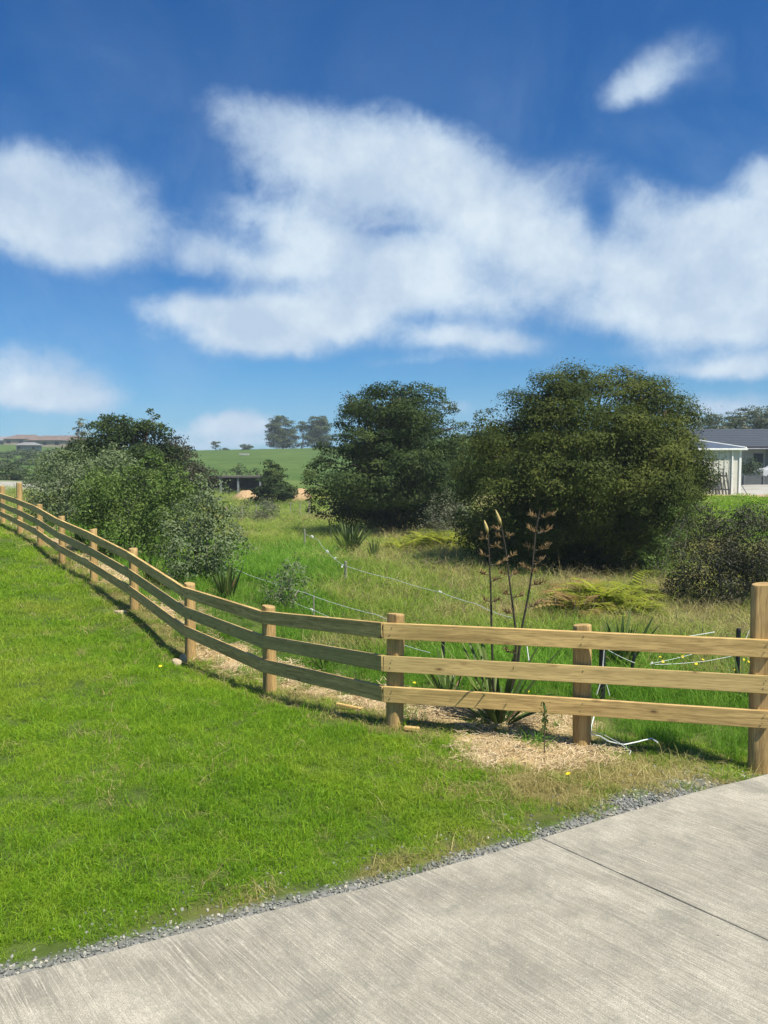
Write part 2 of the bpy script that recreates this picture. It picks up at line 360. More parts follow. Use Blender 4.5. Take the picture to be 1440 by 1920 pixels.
def conc(t, p, out):
    o = t.node('ShaderNodeTexCoord').outputs['Object']
    def stretch(sx, sy):
        n = t.node('ShaderNodeMapping'); n.inputs['Scale'].default_value = (sx, sy, 1); t.put(n.inputs[0], o); return n.outputs[0]
    wob = t.node('ShaderNodeVectorMath', operation='SCALE'); t.put(wob.inputs[0], t.vmath('SUBTRACT', t.noise(o, 1.6, 2, col=True), (.5,.5,.5))); wob.inputs['Scale'].default_value = .03
    ow = t.vmath('ADD', o, wob.outputs[0])
    def st2(sx, sy):
        n = t.node('ShaderNodeMapping'); n.inputs['Scale'].default_value = (sx, sy, 1); t.put(n.inputs[0], ow); return n.outputs[0]
    broom = t.noise(st2(4, 300), 1, 4, .65); broom2 = t.noise(st2(2.2, 170), 1, 3, .6); ridge = t.noise(st2(.35, 9), 1, 2, .5)
    grit = t.noise(o, 170, 4, .75); blot = t.noise(o, 1.1, 6, .62, .4); blot2 = t.noise(o, 4.5, 6, .7, .2)
    c = t.mix(t.mapr(blot, .36, .62), (.265, .24, .185), (.52, .475, .375))
    c = t.mix(t.math('MULTIPLY', t.mapr(blot2, .45, .68), .55), c, (.20, .19, .155))
    bz = t.mapr(t.noise(o, .8, 3), .38, .6)
    la = t.math('ABSOLUTE', t.math('SUBTRACT', t.noise(st2(1.1, 40), 1, 2, .6), .5)); lb = t.math('ABSOLUTE', t.math('SUBTRACT', t.noise(st2(.8, 55), 1.3, 2, .6), .5))
    lm = t.mapr(t.noise(o, 1.3, 4), .36, .6, .15, .8)
    c = t.mix(t.math('MULTIPLY', t.mapr(la, 0, .03, 1, 0), lm), c, (.62, .57, .46))
    c = t.mix(t.math('MULTIPLY', t.mapr(lb, 0, .035, 1, 0), lm), c, (.15, .14, .11))
    k = t.math('MULTIPLY', t.mapr(broom, .45, .64), t.mapr(bz, 0, 1, .2, .8))
    c = t.mix(k, c, (.15, .145, .12))
    c = t.mix(t.math('MULTIPLY', t.mapr(broom2, .58, .70), .45), c, (.68, .64, .52))
    c = t.mix(t.math('MULTIPLY', t.mapr(grit, .46, .64), .85), c, (.14, .14, .12))
    c = t.mix(t.math('MULTIPLY', t.mapr(t.noise(o, 42, 4, .75), .5, .66), .38), c, (.19, .185, .15))
    c = t.mix(t.math('MULTIPLY', t.mapr(t.noise(o, 75, 4, .8), .56, .7), .45), c, (.68, .63, .52))
    c = t.mix(t.math('MULTIPLY', t.mapr(t.noise(o, 2.3, 7, .72, .8), .54, .66), .5), c, (.17, .17, .14))
    v = t.node('ShaderNodeTexVoronoi'); v.inputs['Scale'].default_value = 5; t.put(v.inputs['Vector'], o)
    c = t.mix(t.math('LESS_THAN', v.outputs['Distance'], .028), c, (.09, .08, .06))
    t.put(p.inputs['Base Color'], c); p.inputs['Roughness'].default_value = .9; p.inputs['Specular IOR Level'].default_value = .2
    h = t.math('ADD', t.math('MULTIPLY', broom, .6), t.math('ADD', t.math('MULTIPLY', grit, .25), t.math('MULTIPLY', ridge, .3)))
    t.put(p.inputs['Normal'], t.bump(h, .55, .006))
o = tag(link('driveway', me, material('concrete', conc)), kind='structure'); o.rotation_euler = (0, 0, jang)
md = o.modifiers.new('bevel', 'BEVEL'); md.width = .006; md.segments = 2; md.limit_method = 'ANGLE'

# ------------------------------------------------------------------ wood
def woodmat(name, a, b_, knot=True, grey=.0):
    def f(t, p, out):
        o = t.node('ShaderNodeTexCoord').outputs['Object']; rnd = t.node('ShaderNodeObjectInfo').outputs['Random']
        off = t.node('ShaderNodeCombineXYZ'); t.put(off.inputs[0], t.math('MULTIPLY', rnd, 37)); t.put(off.inputs[2], t.math('MULTIPLY', rnd, 11))
        q = t.vmath('ADD', o, off.outputs[0])
        mp = t.node('ShaderNodeMapping'); mp.inputs['Scale'].default_value = (.7, 5, 13) if knot else (9, 9, .7); t.put(mp.inputs[0], q)
        g = t.noise(mp.outputs[0], 1.6, 6, .6, .9); g2 = t.noise(mp.outputs[0], 9, 4, .6, .2)
        big = t.noise(q, 1.7, 4, .6)
        c = t.mix(t.mapr(g, .36, .62), a, b_)
        c = t.mix(t.math('MULTIPLY', t.mapr(g2, .46, .66), .65), c, tuple(x * .55 for x in a))
        c = t.mix(t.math('MULTIPLY', t.mapr(big, .45, .7), .35), c, (a[0] * .8, a[1] * .95, a[2] * .8))
        if grey: c = t.mix(grey, c, (.20, .19, .12))
        if knot:
            mk = t.node('ShaderNodeMapping'); mk.inputs['Scale'].default_value = (3.4, 0.01, 8.5); t.put(mk.inputs[0], q)
            v = t.node('ShaderNodeTexVoronoi'); v.inputs['Scale'].default_value = 1; v.inputs['Randomness'].default_value = 1; t.put(v.inputs['Vector'], mk.outputs[0])
            dd = t.math('ADD', v.outputs['Distance'], t.math('MULTIPLY', t.math('SUBTRACT', t.noise(q, 30, 3), .5), .09))
            c = t.mix(t.mapr(dd, .22, .08, 0, .65, True), c, (.24, .15, .055))
            c = t.mix(t.mapr(dd, .085, .045, 0, .85, True), c, (.10, .055, .025))
        t.put(p.inputs['Base Color'], c); p.inputs['Roughness'].default_value = .75
        t.put(p.inputs['Normal'], t.bump(t.math('ADD', g, t.math('MULTIPLY', g2, .5)), .25, .004))
    return material(name, f)
RAILM = woodmat('rail_timber', (.38, .25, .09), (.70, .485, .19))
RAILG = woodmat('rail_timber_grey', (.38, .27, .095), (.57, .41, .16), grey=.12)
POSTM = woodmat('post_timber', (.34, .215, .085), (.54, .37, .15), knot=False)
NAILM = plain('nail', (.10, .08, .06), .5)

fence = empty('post_and_rail_fence', PB[2], 'new pale timber fence of round posts and three flat rails curving along the lawn edge', 'fence')
def fdir(i):
    a = PB[max(i - 1, 0)]; b = PB[min(i + 1, len(PB) - 1)]; d = (b - a); d.z = 0; return d.normalized()
def camnorm(d): return Vector((-d.y, d.x, 0)).normalized()      # run goes right to left: left-hand = camera side
# each station: rail top heights above the base
RT = {0: (1.145, .845, .555), 1: (1.035, .73, .455), 2: (.995, .69, .405), 3: (.985, .70, .415), 4: (1.06, .78, .51)}
def railtops(i): return RT.get(i, (.98, .69, .41))
ptop = {0: 1.59, 1: 1.10, 2: 1.065, 3: 1.035, 4: 1.10}
for i, b in enumerate(PB):
    r = .10 if i == 0 else .078 + .004 * math.sin(i * 7)
    h = ptop.get(i, 1.025)
    if i == 9: h, r = 1.42, .085
    if i == 10: h = 1.2
    n = camnorm(fdir(i)) if i not in (0,) else camnorm((PB[1] - PB[0]).normalized())
    if i == 1: n = camnorm((PB[2] - PB[0]).normalized())
    bm = bmesh.new(); N = 28
    zs = [-.35, .0, .3, .6, .9, h - .02, h - .006, h]; rings = []
    for k, z in enumerate(zs):
        rk = r * (1 + .02 * math.sin(k * 3 + i)); rk *= .90 if z == h else (.97 if z == h - .006 else 1)
        ring = []
        for q in range(N):
            a_ = 2 * math.pi * q / N; v = Vector((math.cos(a_) * rk, math.sin(a_) * rk, z + (.008 * math.cos(a_ + i) if z > h - .03 else 0)))
            lim = .062 if z > .25 else 9
            d_ = v.dot(n)
            if d_ > lim: v -= n * (d_ - lim)
            ring.append(bm.verts.new(v))
        rings.append(ring)
    for k in range(len(rings) - 1):
        for q in range(N): bm.faces.new((rings[k][q], rings[k][(q + 1) % N], rings[k + 1][(q + 1) % N], rings[k + 1][q]))
    bm.faces.new(rings[-1]); me = bpy.data.meshes.new('post'); bm.normal_update(); bm.to_mesh(me); bm.free()
    for p_ in me.polygons: p_.use_smooth = len(p_.vertices) == 4 and abs(p_.normal.z) < .5
    o = link('post', me, POSTM, fence, b); o.rotation_euler = (R(.6 * math.sin(i * 5)), R(.8 * math.sin(i * 3 + 1)) if i else R(-.6), 0)
    if i == 0: tag(o, 'tall thick round gate post at the right end beside the driveway')
    if i == 9: tag(o, 'tall round post rising above the rails near the far left end')

def rail(Pa, Pb, za, zb, mat, tilt=0, off=0, nails=()):
    a = Pa + Vector((0, 0, za - .075)); b = Pb + Vector((0, 0, zb - .075)); d = b - a; L = d.length; x = d.normalized()
    yv = camnorm(Vector((x.x, x.y, 0))); zv = x.cross(yv); 
    if zv.z < 0: zv = -zv
    yv = zv.cross(x)
    M = Matrix((x, yv, zv)).transposed().to_4x4(); M.translation = a
    bm = bmesh.new(); nseg = max(2, int(L / .5))
    rs = []
    ph = rng.random() * 6
    for k in range(nseg + 1):
        s = L * k / nseg; warp = .004 * math.sin(s * 1.7 + ph)
        tl = tilt + .01 * math.sin(s + ph)
        ring = []
        for (yy, z_) in ((-.022, -.073), (.022, -.073), (.022, .073), (-.022, .073)):
            ring.append(bm.verts.new((s, yy * math.cos(tl) - z_ * math.sin(tl) + warp + off, z_ * math.cos(tl) + yy * math.sin(tl) + warp * .6)))
        rs.append(ring)
    for k in range(nseg):
        for q in range(4): bm.faces.new((rs[k][q], rs[k][(q + 1) % 4], rs[k + 1][(q + 1) % 4], rs[k + 1][q]))
    bm.faces.new(rs[0]); bm.faces.new(rs[-1]); bmesh.ops.recalc_face_normals(bm, faces=bm.faces)
    me = bpy.data.meshes.new('rail'); bm.to_mesh(me); bm.free()
    o = link('rail', me, mat); o.matrix_world = M; o.parent = fence; o.matrix_parent_inverse = Matrix.Translation(fence.location).inverted()
    md = o.modifiers.new('bevel', 'BEVEL'); md.width = .003; md.segments = 1; md.limit_method = 'ANGLE'
    for s in nails:
        for zz_, dx in ((.035, .0), (-.032, .02)):
            me = bmm(lambda bm: bmesh.ops.create_cone(bm, cap_ends=True, segments=8, radius1=.0048, radius2=.004, depth=.006, matrix=Matrix.Rotation(-math.pi / 2, 4, 'X')), 'nail')
            c = link('nail', me, NAILM); c.parent = o; c.location = (s + dx, .0235 + off + .002, zz_)
    return o
def onface(i, d, k=.083):   # point on the rail line in front of post i
    return PB[i] + camnorm(d) * k
# front run P0..P2, straight boards
d02 = (PB[2] - PB[0]); d02.z = 0; d02.normalize()
Rt = onface(0, d02) - d02 * .03
# rail line from P0 to P2; P1 may sit slightly off it: use its own heights in two pieces drawn as one board
A0 = Rt; A2 = onface(2, d02) + d02 * .085
for k in range(3):
    z0 = PB[0].z + railtops(0)[k]; z2 = PB[2].z + railtops(2)[k]
    L = (A2 - A0).length
    Aa = Vector((A0.x, A0.y, 0)); Bb = Vector((A2.x, A2.y, 0))
    rail(Aa, Bb, z0, z2, RAILG if k == 1 else RAILM, tilt=(0.13 if k == 1 else 0), nails=(.035, (PB[1] - PB[0]).length + .03, L - .085))
# boards round the bend
runs = [(2, 3), (3, 4)]
for (i, j) in runs:
    d = PB[j] - PB[i]; d.z = 0; d.normalize()
    a = onface(i, d) - d * (.06 if i == 2 else .0); b = onface(j, d) + d * .03
    if i == 2: a = Vector((A2.x, A2.y, 0)) + d * .0
    for k in range(3):
        za = PB[i].z + railtops(i)[k]; zb = PB[j].z + railtops(j)[k]
        rail(Vector((a.x, a.y, 0)), Vector((b.x, b.y, 0)), za, zb, RAILM if k != 1 else RAILG, nails=(.07, (b - a).length - .06))
prev = None
for i in range(4, len(PB) - 1):
    j = i + 1; d = PB[j] - PB[i]; d.z = 0; d.normalize(); d2 = fdir(j); d1 = fdir(i)
    a = onface(i, d1); b = onface(j, d2)
    for k in range(3):
        za = PB[i].z + railtops(i)[k]; zb = PB[j].z + railtops(j)[k]
        rail(Vector((a.x, a.y, 0)), Vector((b.x, b.y, 0)), za, zb, RAILM if k != 1 else RAILG, nails=((.05,) if i < 6 else ()))

# ------------------------------------------------------------------ foliage tools
def leafmesh(cent, nrm, size, up=.3, aspect=.4, jit=.35, sizej=.3, tone=None):
    """diamond leaves: centres (n,3), preferred direction (n,3)"""
    n = len(cent); d = nrm + rng.normal(0, jit, (n, 3)) + np.array([0, 0, up]); d /= np.linalg.norm(d, axis=1, keepdims=True) + 1e-9
    s = np.cross(d, rng.normal(0, 1, (n, 3))); s /= np.linalg.norm(s, axis=1, keepdims=True) + 1e-9
    l = size * (1 + rng.normal(0, sizej, n)).clip(.4, 2)[:, None]
    V = np.stack([cent - d * l * .5, cent + s * l * aspect * .5 + d * l * .05, cent + d * l * .5, cent - s * l * aspect * .5 + d * l * .05], 1).reshape(-1, 3)
    F = np.arange(4 * n).reshape(-1, 4)
    t = rng.random(n) if tone is None else tone
    return V, F, np.repeat(t, 1)
def joinlm(parts):
    Vs, Fs, Ts = [], [], []; o = 0
    for V, F, t in parts: Vs.append(V); Fs.append(F + o); Ts.append(t); o += len(V)
    return np.vstack(Vs), np.vstack(Fs), np.concatenate(Ts)
def shell_leaves(cen, g, size, aspect, jit, up, tone):
    """small leaf faces whose normals follow the pad they sit on"""
    n = len(cen); nm = g + rng.normal(0, jit, (n, 3)); nm[:, 2] += up; nm /= np.linalg.norm(nm, axis=1, keepdims=True) + 1e-9
    d = np.cross(nm, rng.normal(0, 1, (n, 3))); d /= np.linalg.norm(d, axis=1, keepdims=True) + 1e-9; s = np.cross(nm, d)
    l = size * (1 + rng.normal(0, .3, n)).clip(.4, 2)[:, None]
    V = np.stack([cen - d * l * .5, cen + s * l * aspect * .5 + d * l * .05, cen + d * l * .5, cen - s * l * aspect * .5 + d * l * .05], 1).reshape(-1, 3)
    return V, np.arange(4 * n).reshape(-1, 4), tone
def crown_leaves(lobes, dens, per, csize, leaf, flat=.5, up=.3, aspect=.45, inner=.2, jit=.55, ragged=.12, droop=0.0):
    """lobes: (centre Vector, radii). leafy pads are spread on the lobe shells"""
    parts = []; L = [(np.array(c), np.array(r)) for c, r in lobes]
    for li, (c, r) in enumerate(L):
        area = 4 * math.pi * ((r[0] * r[1]) ** 1.6 / 3 + (r[0] * r[2]) ** 1.6 / 3 + (r[1] * r[2]) ** 1.6 / 3) ** (1 / 1.6)
        n = max(7, int(area * dens)); u = rng.normal(0, 1, (n, 3)); u /= np.linalg.norm(u, axis=1, keepdims=True)
        rad = .95 + rng.normal(0, ragged, n); ni = int(n * inner); rad[:ni] = rng.uniform(.3, .8, ni)
        p = c + u * r * rad[:, None]
        keep = np.ones(n, bool)
        for lj, (c2, r2) in enumerate(L):
            if lj == li: continue
            dd = np.linalg.norm((p - c2) / r2, axis=1); keep &= (dd > .70) | (rng.random(n) < .10)
        p = p[keep]; u = u[keep]
        if not len(p): continue
        nn = u / r; nn /= np.linalg.norm(nn, axis=1, keepdims=True)
        m = len(p); cs = np.minimum(csize, r.min() * .9) * rng.uniform(.5, 1.4, m); k = (per * (cs / csize) ** 2).astype(int).clip(6)
        idx = np.repeat(np.arange(m), k); N = len(idx)
        g = rng.normal(0, 1, (N, 3)) + nn[idx] * .7 + np.array([0, 0, .55]); g /= np.linalg.norm(g, axis=1, keepdims=True)
        rd = np.where(rng.random(N) < .75, rng.uniform(.75, 1.08, N), rng.uniform(.3, 1.35, N))
        # each pad gets its own knobbly outline
        ph = rng.random((m, 3)) * 6.28; kn = 1 + .22 * np.sin(g[:, 0] * 5 + ph[idx, 0]) * np.sin(g[:, 1] * 5 + ph[idx, 1]) + .15 * np.sin(g[:, 2] * 7 + ph[idx, 2])
        off = g * (rd * kn)[:, None] * cs[idx][:, None]; off[:, 2] *= flat
        ct = rng.random(m)
        parts.append(shell_leaves(p[idx] + off, g * .9 + nn[idx] * .3, leaf, aspect, jit, up, ct[idx] * .6 + rng.random(N) * .4))
    return joinlm(parts)
def limb(bm, a, b, r0, r1, bend=.15, n=6, sides=7):
    a, b = Vector(a), Vector(b); L = (b - a).length
    k1 = Vector((rng.normal(), rng.normal(), rng.normal() * .5)) * L * bend
    pts = [a.lerp(b, t) + k1 * math.sin(math.pi * t) * (1 if t < .99 else 0) + Vector((0, 0, L * .06 * math.sin(math.pi * t))) for t in [i / n for i in range(n + 1)]]
    tube(bm, pts, [r0 + (r1 - r0) * (i / n) ** .8 for i in range(n + 1)], sides)
    return pts
def tree(name, label, cat, px, pyb, Y, lobes_px, lm, bm_, trunk_r=.25, nl=10, group=None, dfac=.85, base=None, trunks=((0, 0),), **kw):
    b = base or W(px, pyb, Y); b = Vector((b.x, b.y, Tz(b.x, b.y) - .05))
    root = empty(name, b, label, cat, group)
    lobes = []
    for l in lobes_px:
        x_, y_, rx, ry = l[:4]; dy = l[4] if len(l) > 4 else 0
        c = W(x_, y_, Y + dy); s = (Y + dy) / FPX
        lobes.append((c, (rx * s, (l[5] * s if len(l) > 5 else (rx + ry) * .5 * s * dfac), ry * s)))
    V, F, t = crown_leaves(lobes, **kw)
    link('crown', npmesh('crown', V, F, False, {'shade': ('FACE', t)}), lm, root)
    bm = bmesh.new(); tops = [Vector(l[0]) for l in lobes]; tops.sort(key=lambda v: -v.z)
    cz = np.mean([v.z for v in tops])
    for (ox, oy) in trunks:
        s0 = b + Vector((ox, oy, -.1)); tp = tops[min(2, len(tops) - 1)] + Vector((ox * 1.5, oy, -.3 if ox else 0))
        pts = limb(bm, s0, tp, trunk_r, trunk_r * .15, .04, 8, 9)
    for k in range(nl):
        c = lobes[k % len(lobes)]; q = pts[1 + int(rng.integers(0, 5))]
        e = Vector(c[0]) + Vector((rng.uniform(-.5, .5) * c[1][0], rng.uniform(-.5, .5) * c[1][1], rng.uniform(-.5, .3) * c[1][2]))
        if e.z < q.z - .5: q = pts[2]
        limb(bm, q, e, trunk_r * .38, trunk_r * .06, .1, 5, 6)
        # twigs
        for _ in range(3):
            e2 = Vector(c[0]) + Vector((rng.uniform(-.8, .8) * c[1][0], rng.uniform(-.8, .8) * c[1][1], rng.uniform(-.4, .75) * c[1][2]))
            limb(bm, q.lerp(e, .65), e2, trunk_r * .12, trunk_r * .02, .1, 4, 4)
    me = bpy.data.meshes.new('trunk'); bm.to_mesh(me); bm.free()
    for p_ in me.polygons: p_.use_smooth = True
    link('trunk', me, bm_, root)
    return root
BARK = plain('bark', (.10, .075, .05), .9, .4, 5, bump=.8)
BARKP = plain('bark_pale', (.25, .22, .18), .9, .3, 8, bump=.6)
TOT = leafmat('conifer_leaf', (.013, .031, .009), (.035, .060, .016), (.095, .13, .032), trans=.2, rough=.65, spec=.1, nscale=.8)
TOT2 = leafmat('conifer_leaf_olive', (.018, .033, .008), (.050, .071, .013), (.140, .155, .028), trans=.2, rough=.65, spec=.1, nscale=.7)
SHR = leafmat('shrub_leaf', (.045, .085, .018), (.10, .16, .034), (.20, .27, .075), trans=.3, rough=.6, spec=.15, nscale=1.3)
SHRS = leafmat('shrub_leaf_silver', (.07, .11, .035), (.15, .205, .075), (.27, .33, .165), trans=.25, rough=.6, spec=.15, nscale=1.3, under=(.15, .19, .10))
BRN = leafmat('twiggy_bush_leaf', (.018, .022, .010), (.034, .038, .016), (.070, .072, .034), trans=.15, nscale=1.5)
FAR = leafmat('far_leaf', (.025, .045, .018), (.05, .08, .028), (.09, .12, .04), trans=.15, nscale=.3)
GUM = leafmat('pale_gum_leaf', (.07, .085, .045), (.12, .14, .08), (.2, .2, .13), trans=.2, nscale=.3)

# ------------------------------------------------------------------ the two big trees
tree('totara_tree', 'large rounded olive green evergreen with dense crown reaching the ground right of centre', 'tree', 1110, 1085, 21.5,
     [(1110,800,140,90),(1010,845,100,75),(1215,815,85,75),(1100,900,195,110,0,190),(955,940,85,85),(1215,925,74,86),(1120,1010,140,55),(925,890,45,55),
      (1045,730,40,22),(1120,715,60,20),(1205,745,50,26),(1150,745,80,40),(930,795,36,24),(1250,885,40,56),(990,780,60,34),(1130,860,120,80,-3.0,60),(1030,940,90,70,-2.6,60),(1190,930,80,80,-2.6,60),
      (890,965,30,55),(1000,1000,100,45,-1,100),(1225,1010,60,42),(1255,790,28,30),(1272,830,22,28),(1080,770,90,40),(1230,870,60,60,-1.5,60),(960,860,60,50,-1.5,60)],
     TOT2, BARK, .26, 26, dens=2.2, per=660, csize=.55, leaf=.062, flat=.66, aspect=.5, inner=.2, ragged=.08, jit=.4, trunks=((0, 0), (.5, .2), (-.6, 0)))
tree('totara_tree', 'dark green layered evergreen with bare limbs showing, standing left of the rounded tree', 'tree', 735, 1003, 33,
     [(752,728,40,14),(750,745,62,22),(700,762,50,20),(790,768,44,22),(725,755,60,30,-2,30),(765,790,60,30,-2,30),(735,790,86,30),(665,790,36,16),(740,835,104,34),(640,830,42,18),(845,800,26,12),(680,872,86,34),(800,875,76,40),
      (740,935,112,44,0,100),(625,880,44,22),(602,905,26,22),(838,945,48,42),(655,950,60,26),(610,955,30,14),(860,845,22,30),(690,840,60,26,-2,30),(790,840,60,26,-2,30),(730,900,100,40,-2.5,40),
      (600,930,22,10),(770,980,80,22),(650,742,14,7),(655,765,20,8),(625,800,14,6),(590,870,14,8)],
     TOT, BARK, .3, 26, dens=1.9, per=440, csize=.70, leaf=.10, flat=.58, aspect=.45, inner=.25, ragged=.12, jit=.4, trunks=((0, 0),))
tree('conifer_tree', 'dark conifer pair of crowns rising behind the leafy shrubs on the left', 'tree', 240, 985, 34,
     [(205,815,36,28),(245,840,70,34),(285,795,14,18),(275,820,34,26),(230,880,84,40),(170,860,30,26),(265,900,50,34),(200,800,18,14),(310,860,24,26),(287,778,8,12)],
     TOT, BARK, .2, 14, dens=2.2, per=260, csize=.55, leaf=.12, flat=.6, inner=.25, ragged=.14)
tree('bushy_tree', 'brownish green bushy tree behind the shrubs beside the dark conifer', 'tree', 335, 975, 36,
     [(335,850,24,26),(350,895,36,40),(322,905,26,44),(375,910,22,32),(340,935,50,26),(330,838,10,12)],
     BRN, BARK, .12, 10, dens=3.5, per=120, csize=.42, leaf=.12, flat=.7, inner=.3, ragged=.15)

# ------------------------------------------------------------------ shrubs behind the fence
def shrub(label, px, pyb, Y, lobes, mat, leaf=.05, dens=15, per=60, csize=.19, cat='shrub', name='leafy_shrub', group=None, **kw):
    k = dict(flat=.9, aspect=.5, inner=.35, ragged=.14, jit=.8, up=.35); k.update(kw)
    return tree(name, label, cat, px, pyb, Y, lobes, mat, BARKP, .035, 12, group=group, dens=dens, per=per, csize=csize, leaf=leaf, trunks=((0, 0), (.12, .05), (-.1, .1)), **k)
shrub('silvery green leafy shrub behind the fence, frontmost of the row', 385, 1095, 14.3,
      [(400,1015,42,48),(350,1030,48,45),(425,1035,28,40),(385,975,34,38),(395,935,26,26),(345,985,30,30),(370,1075,60,28),(385,912,14,14)], SHRS, leaf=.055, dens=18, per=60)
shrub('broad bright green leafy shrub in the middle of the row behind the fence', 235, 1060, 18.5,
      [(235,960,70,46),(290,985,60,50),(200,1000,50,40),(330,950,36,40),(180,940,34,44),(250,1025,70,36),(300,920,40,26),(285,885,20,26),(230,910,40,30)], SHR, leaf=.065, dens=10, per=85, csize=.27)
shrub('grey green leafy shrub farthest left in the row behind the fence', 110, 1000, 24,
      [(115,890,44,34),(90,930,34,34),(150,920,40,44),(110,960,50,26),(185,870,30,26),(80,905,22,24),(215,880,34,34)], SHRS, leaf=.075, dens=8, per=80, csize=.32)
shrub('small white flowered shrub growing just behind the fence bend', 535, 1142, 13.0,
      [(540,1080,32,26),(520,1108,28,24),(560,1105,22,22),(545,1060,16,14),(540,1130,26,14)], SHRS, leaf=.05, dens=26, per=22, csize=.13)
shrub('brown twiggy dry bush beside the tall gate post', 1375, 1153, 14.2,
      [(1375,1020,70,50),(1330,1060,56,54),(1425,1040,60,60),(1380,1095,100,45),(1320,990,34,26),(1410,975,34,22),(1470,1080,50,60),(1300,1110,34,28)], BRN, name='twiggy_bush', cat='bush',
      leaf=.042, dens=22, per=100, csize=.2, aspect=.4)
shrub('low green bush under the right edge of the rounded tree', 1250, 1120, 18,
      [(1265,1000,36,34),(1240,1060,40,44),(1285,960,26,20)], SHR, leaf=.05, dens=22, per=30, csize=.17)
shrub('pale twiggy shrub between the two big trees', 835, 1010, 28,
      [(840,950,26,26),(825,985,36,26),(860,975,22,30)], GUM, leaf=.06, dens=14, per=26, csize=.25)

# ------------------------------------------------------------------ middle distance
tree('small_conifer', 'small dark conical conifer between the two straw mounds', 'tree', 510, 947, 55,
     [(512,885,14,16),(508,905,22,15),(515,922,30,14),(490,930,18,10),(535,925,16,12)], TOT, BARK, .1, 6, dens=7, per=70, csize=.4, leaf=.16, flat=.45, inner=.25)
shrub('grey green bushy shrub in front of the small conifer', 497, 985, 44, [(500,962,16,18),(508,972,14,12),(488,970,12,14)], GUM, leaf=.09, dens=12, per=40, csize=.3)
shrub('small grey bush left of the shrub before the straw mounds', 455, 975, 45, [(456,958,14,14),(447,966,12,10)], GUM, leaf=.09, dens=12, per=30, csize=.3)

# ------------------------------------------------------------------ ground cover (uncountable: instanced)
def tuft(n, rad, h, wdt, lean=.5, hj=.35, seed=0, flatten=1.0, seedhead=0):
    """n blades of 2 faces each"""
    g = np.random.default_rng(seed); V = []; F = []; t = []
    for i in range(n):
        a = g.random() * 6.283; r = rad * math.sqrt(g.random()); x, y = r * math.cos(a), r * math.sin(a)
        hh = h * max(.3, 1 + g.normal() * hj); b = g.random() * 6.283; ln = abs(g.normal()) * lean + .08
        dx, dy = math.cos(b), math.sin(b); sx, sy = -dy * wdt * .5, dx * wdt * .5
        tw = g.random() * 3.14; sx, sy = wdt * .5 * math.cos(tw), wdt * .5 * math.sin(tw)
        p1 = np.array([x, y, -.01]); p2 = p1 + np.array([dx * hh * ln * .35, dy * hh * ln * .35, hh * .6]); p3 = p2 + np.array([dx * hh * ln * .9, dy * hh * ln * .9, hh * .4 * (1 - min(.9, ln * .7))])
        s = np.array([sx, sy, 0]); o = len(V)
        V += [p1 - s, p1 + s, p2 + s * .8, p2 - s * .8, p3]; F += [[o, o + 1, o + 2, o + 3], [o + 3, o + 2, o + 4, o + 4]]
        c = g.random(); t += [c, c]
        if seedhead and g.random() < seedhead:
            o = len(V); q = np.array([0, 0, hh * .12]); s2 = s * 1.6
            V += [p3 - q, p3 + s2, p3 + q, p3 - s2]; F += [[o, o + 1, o + 2, o + 3]]; t += [1.6]
    me = bpy.data.meshes.new('tuft'); me.from_pydata([tuple(v) for v in V], [], [tuple(dict.fromkeys(f)) for f in F]); me.update()
    a = me.attributes.new('shade', 'FLOAT', 'FACE'); a.data.foreach_set('value', np.array(t, np.float32)); return me
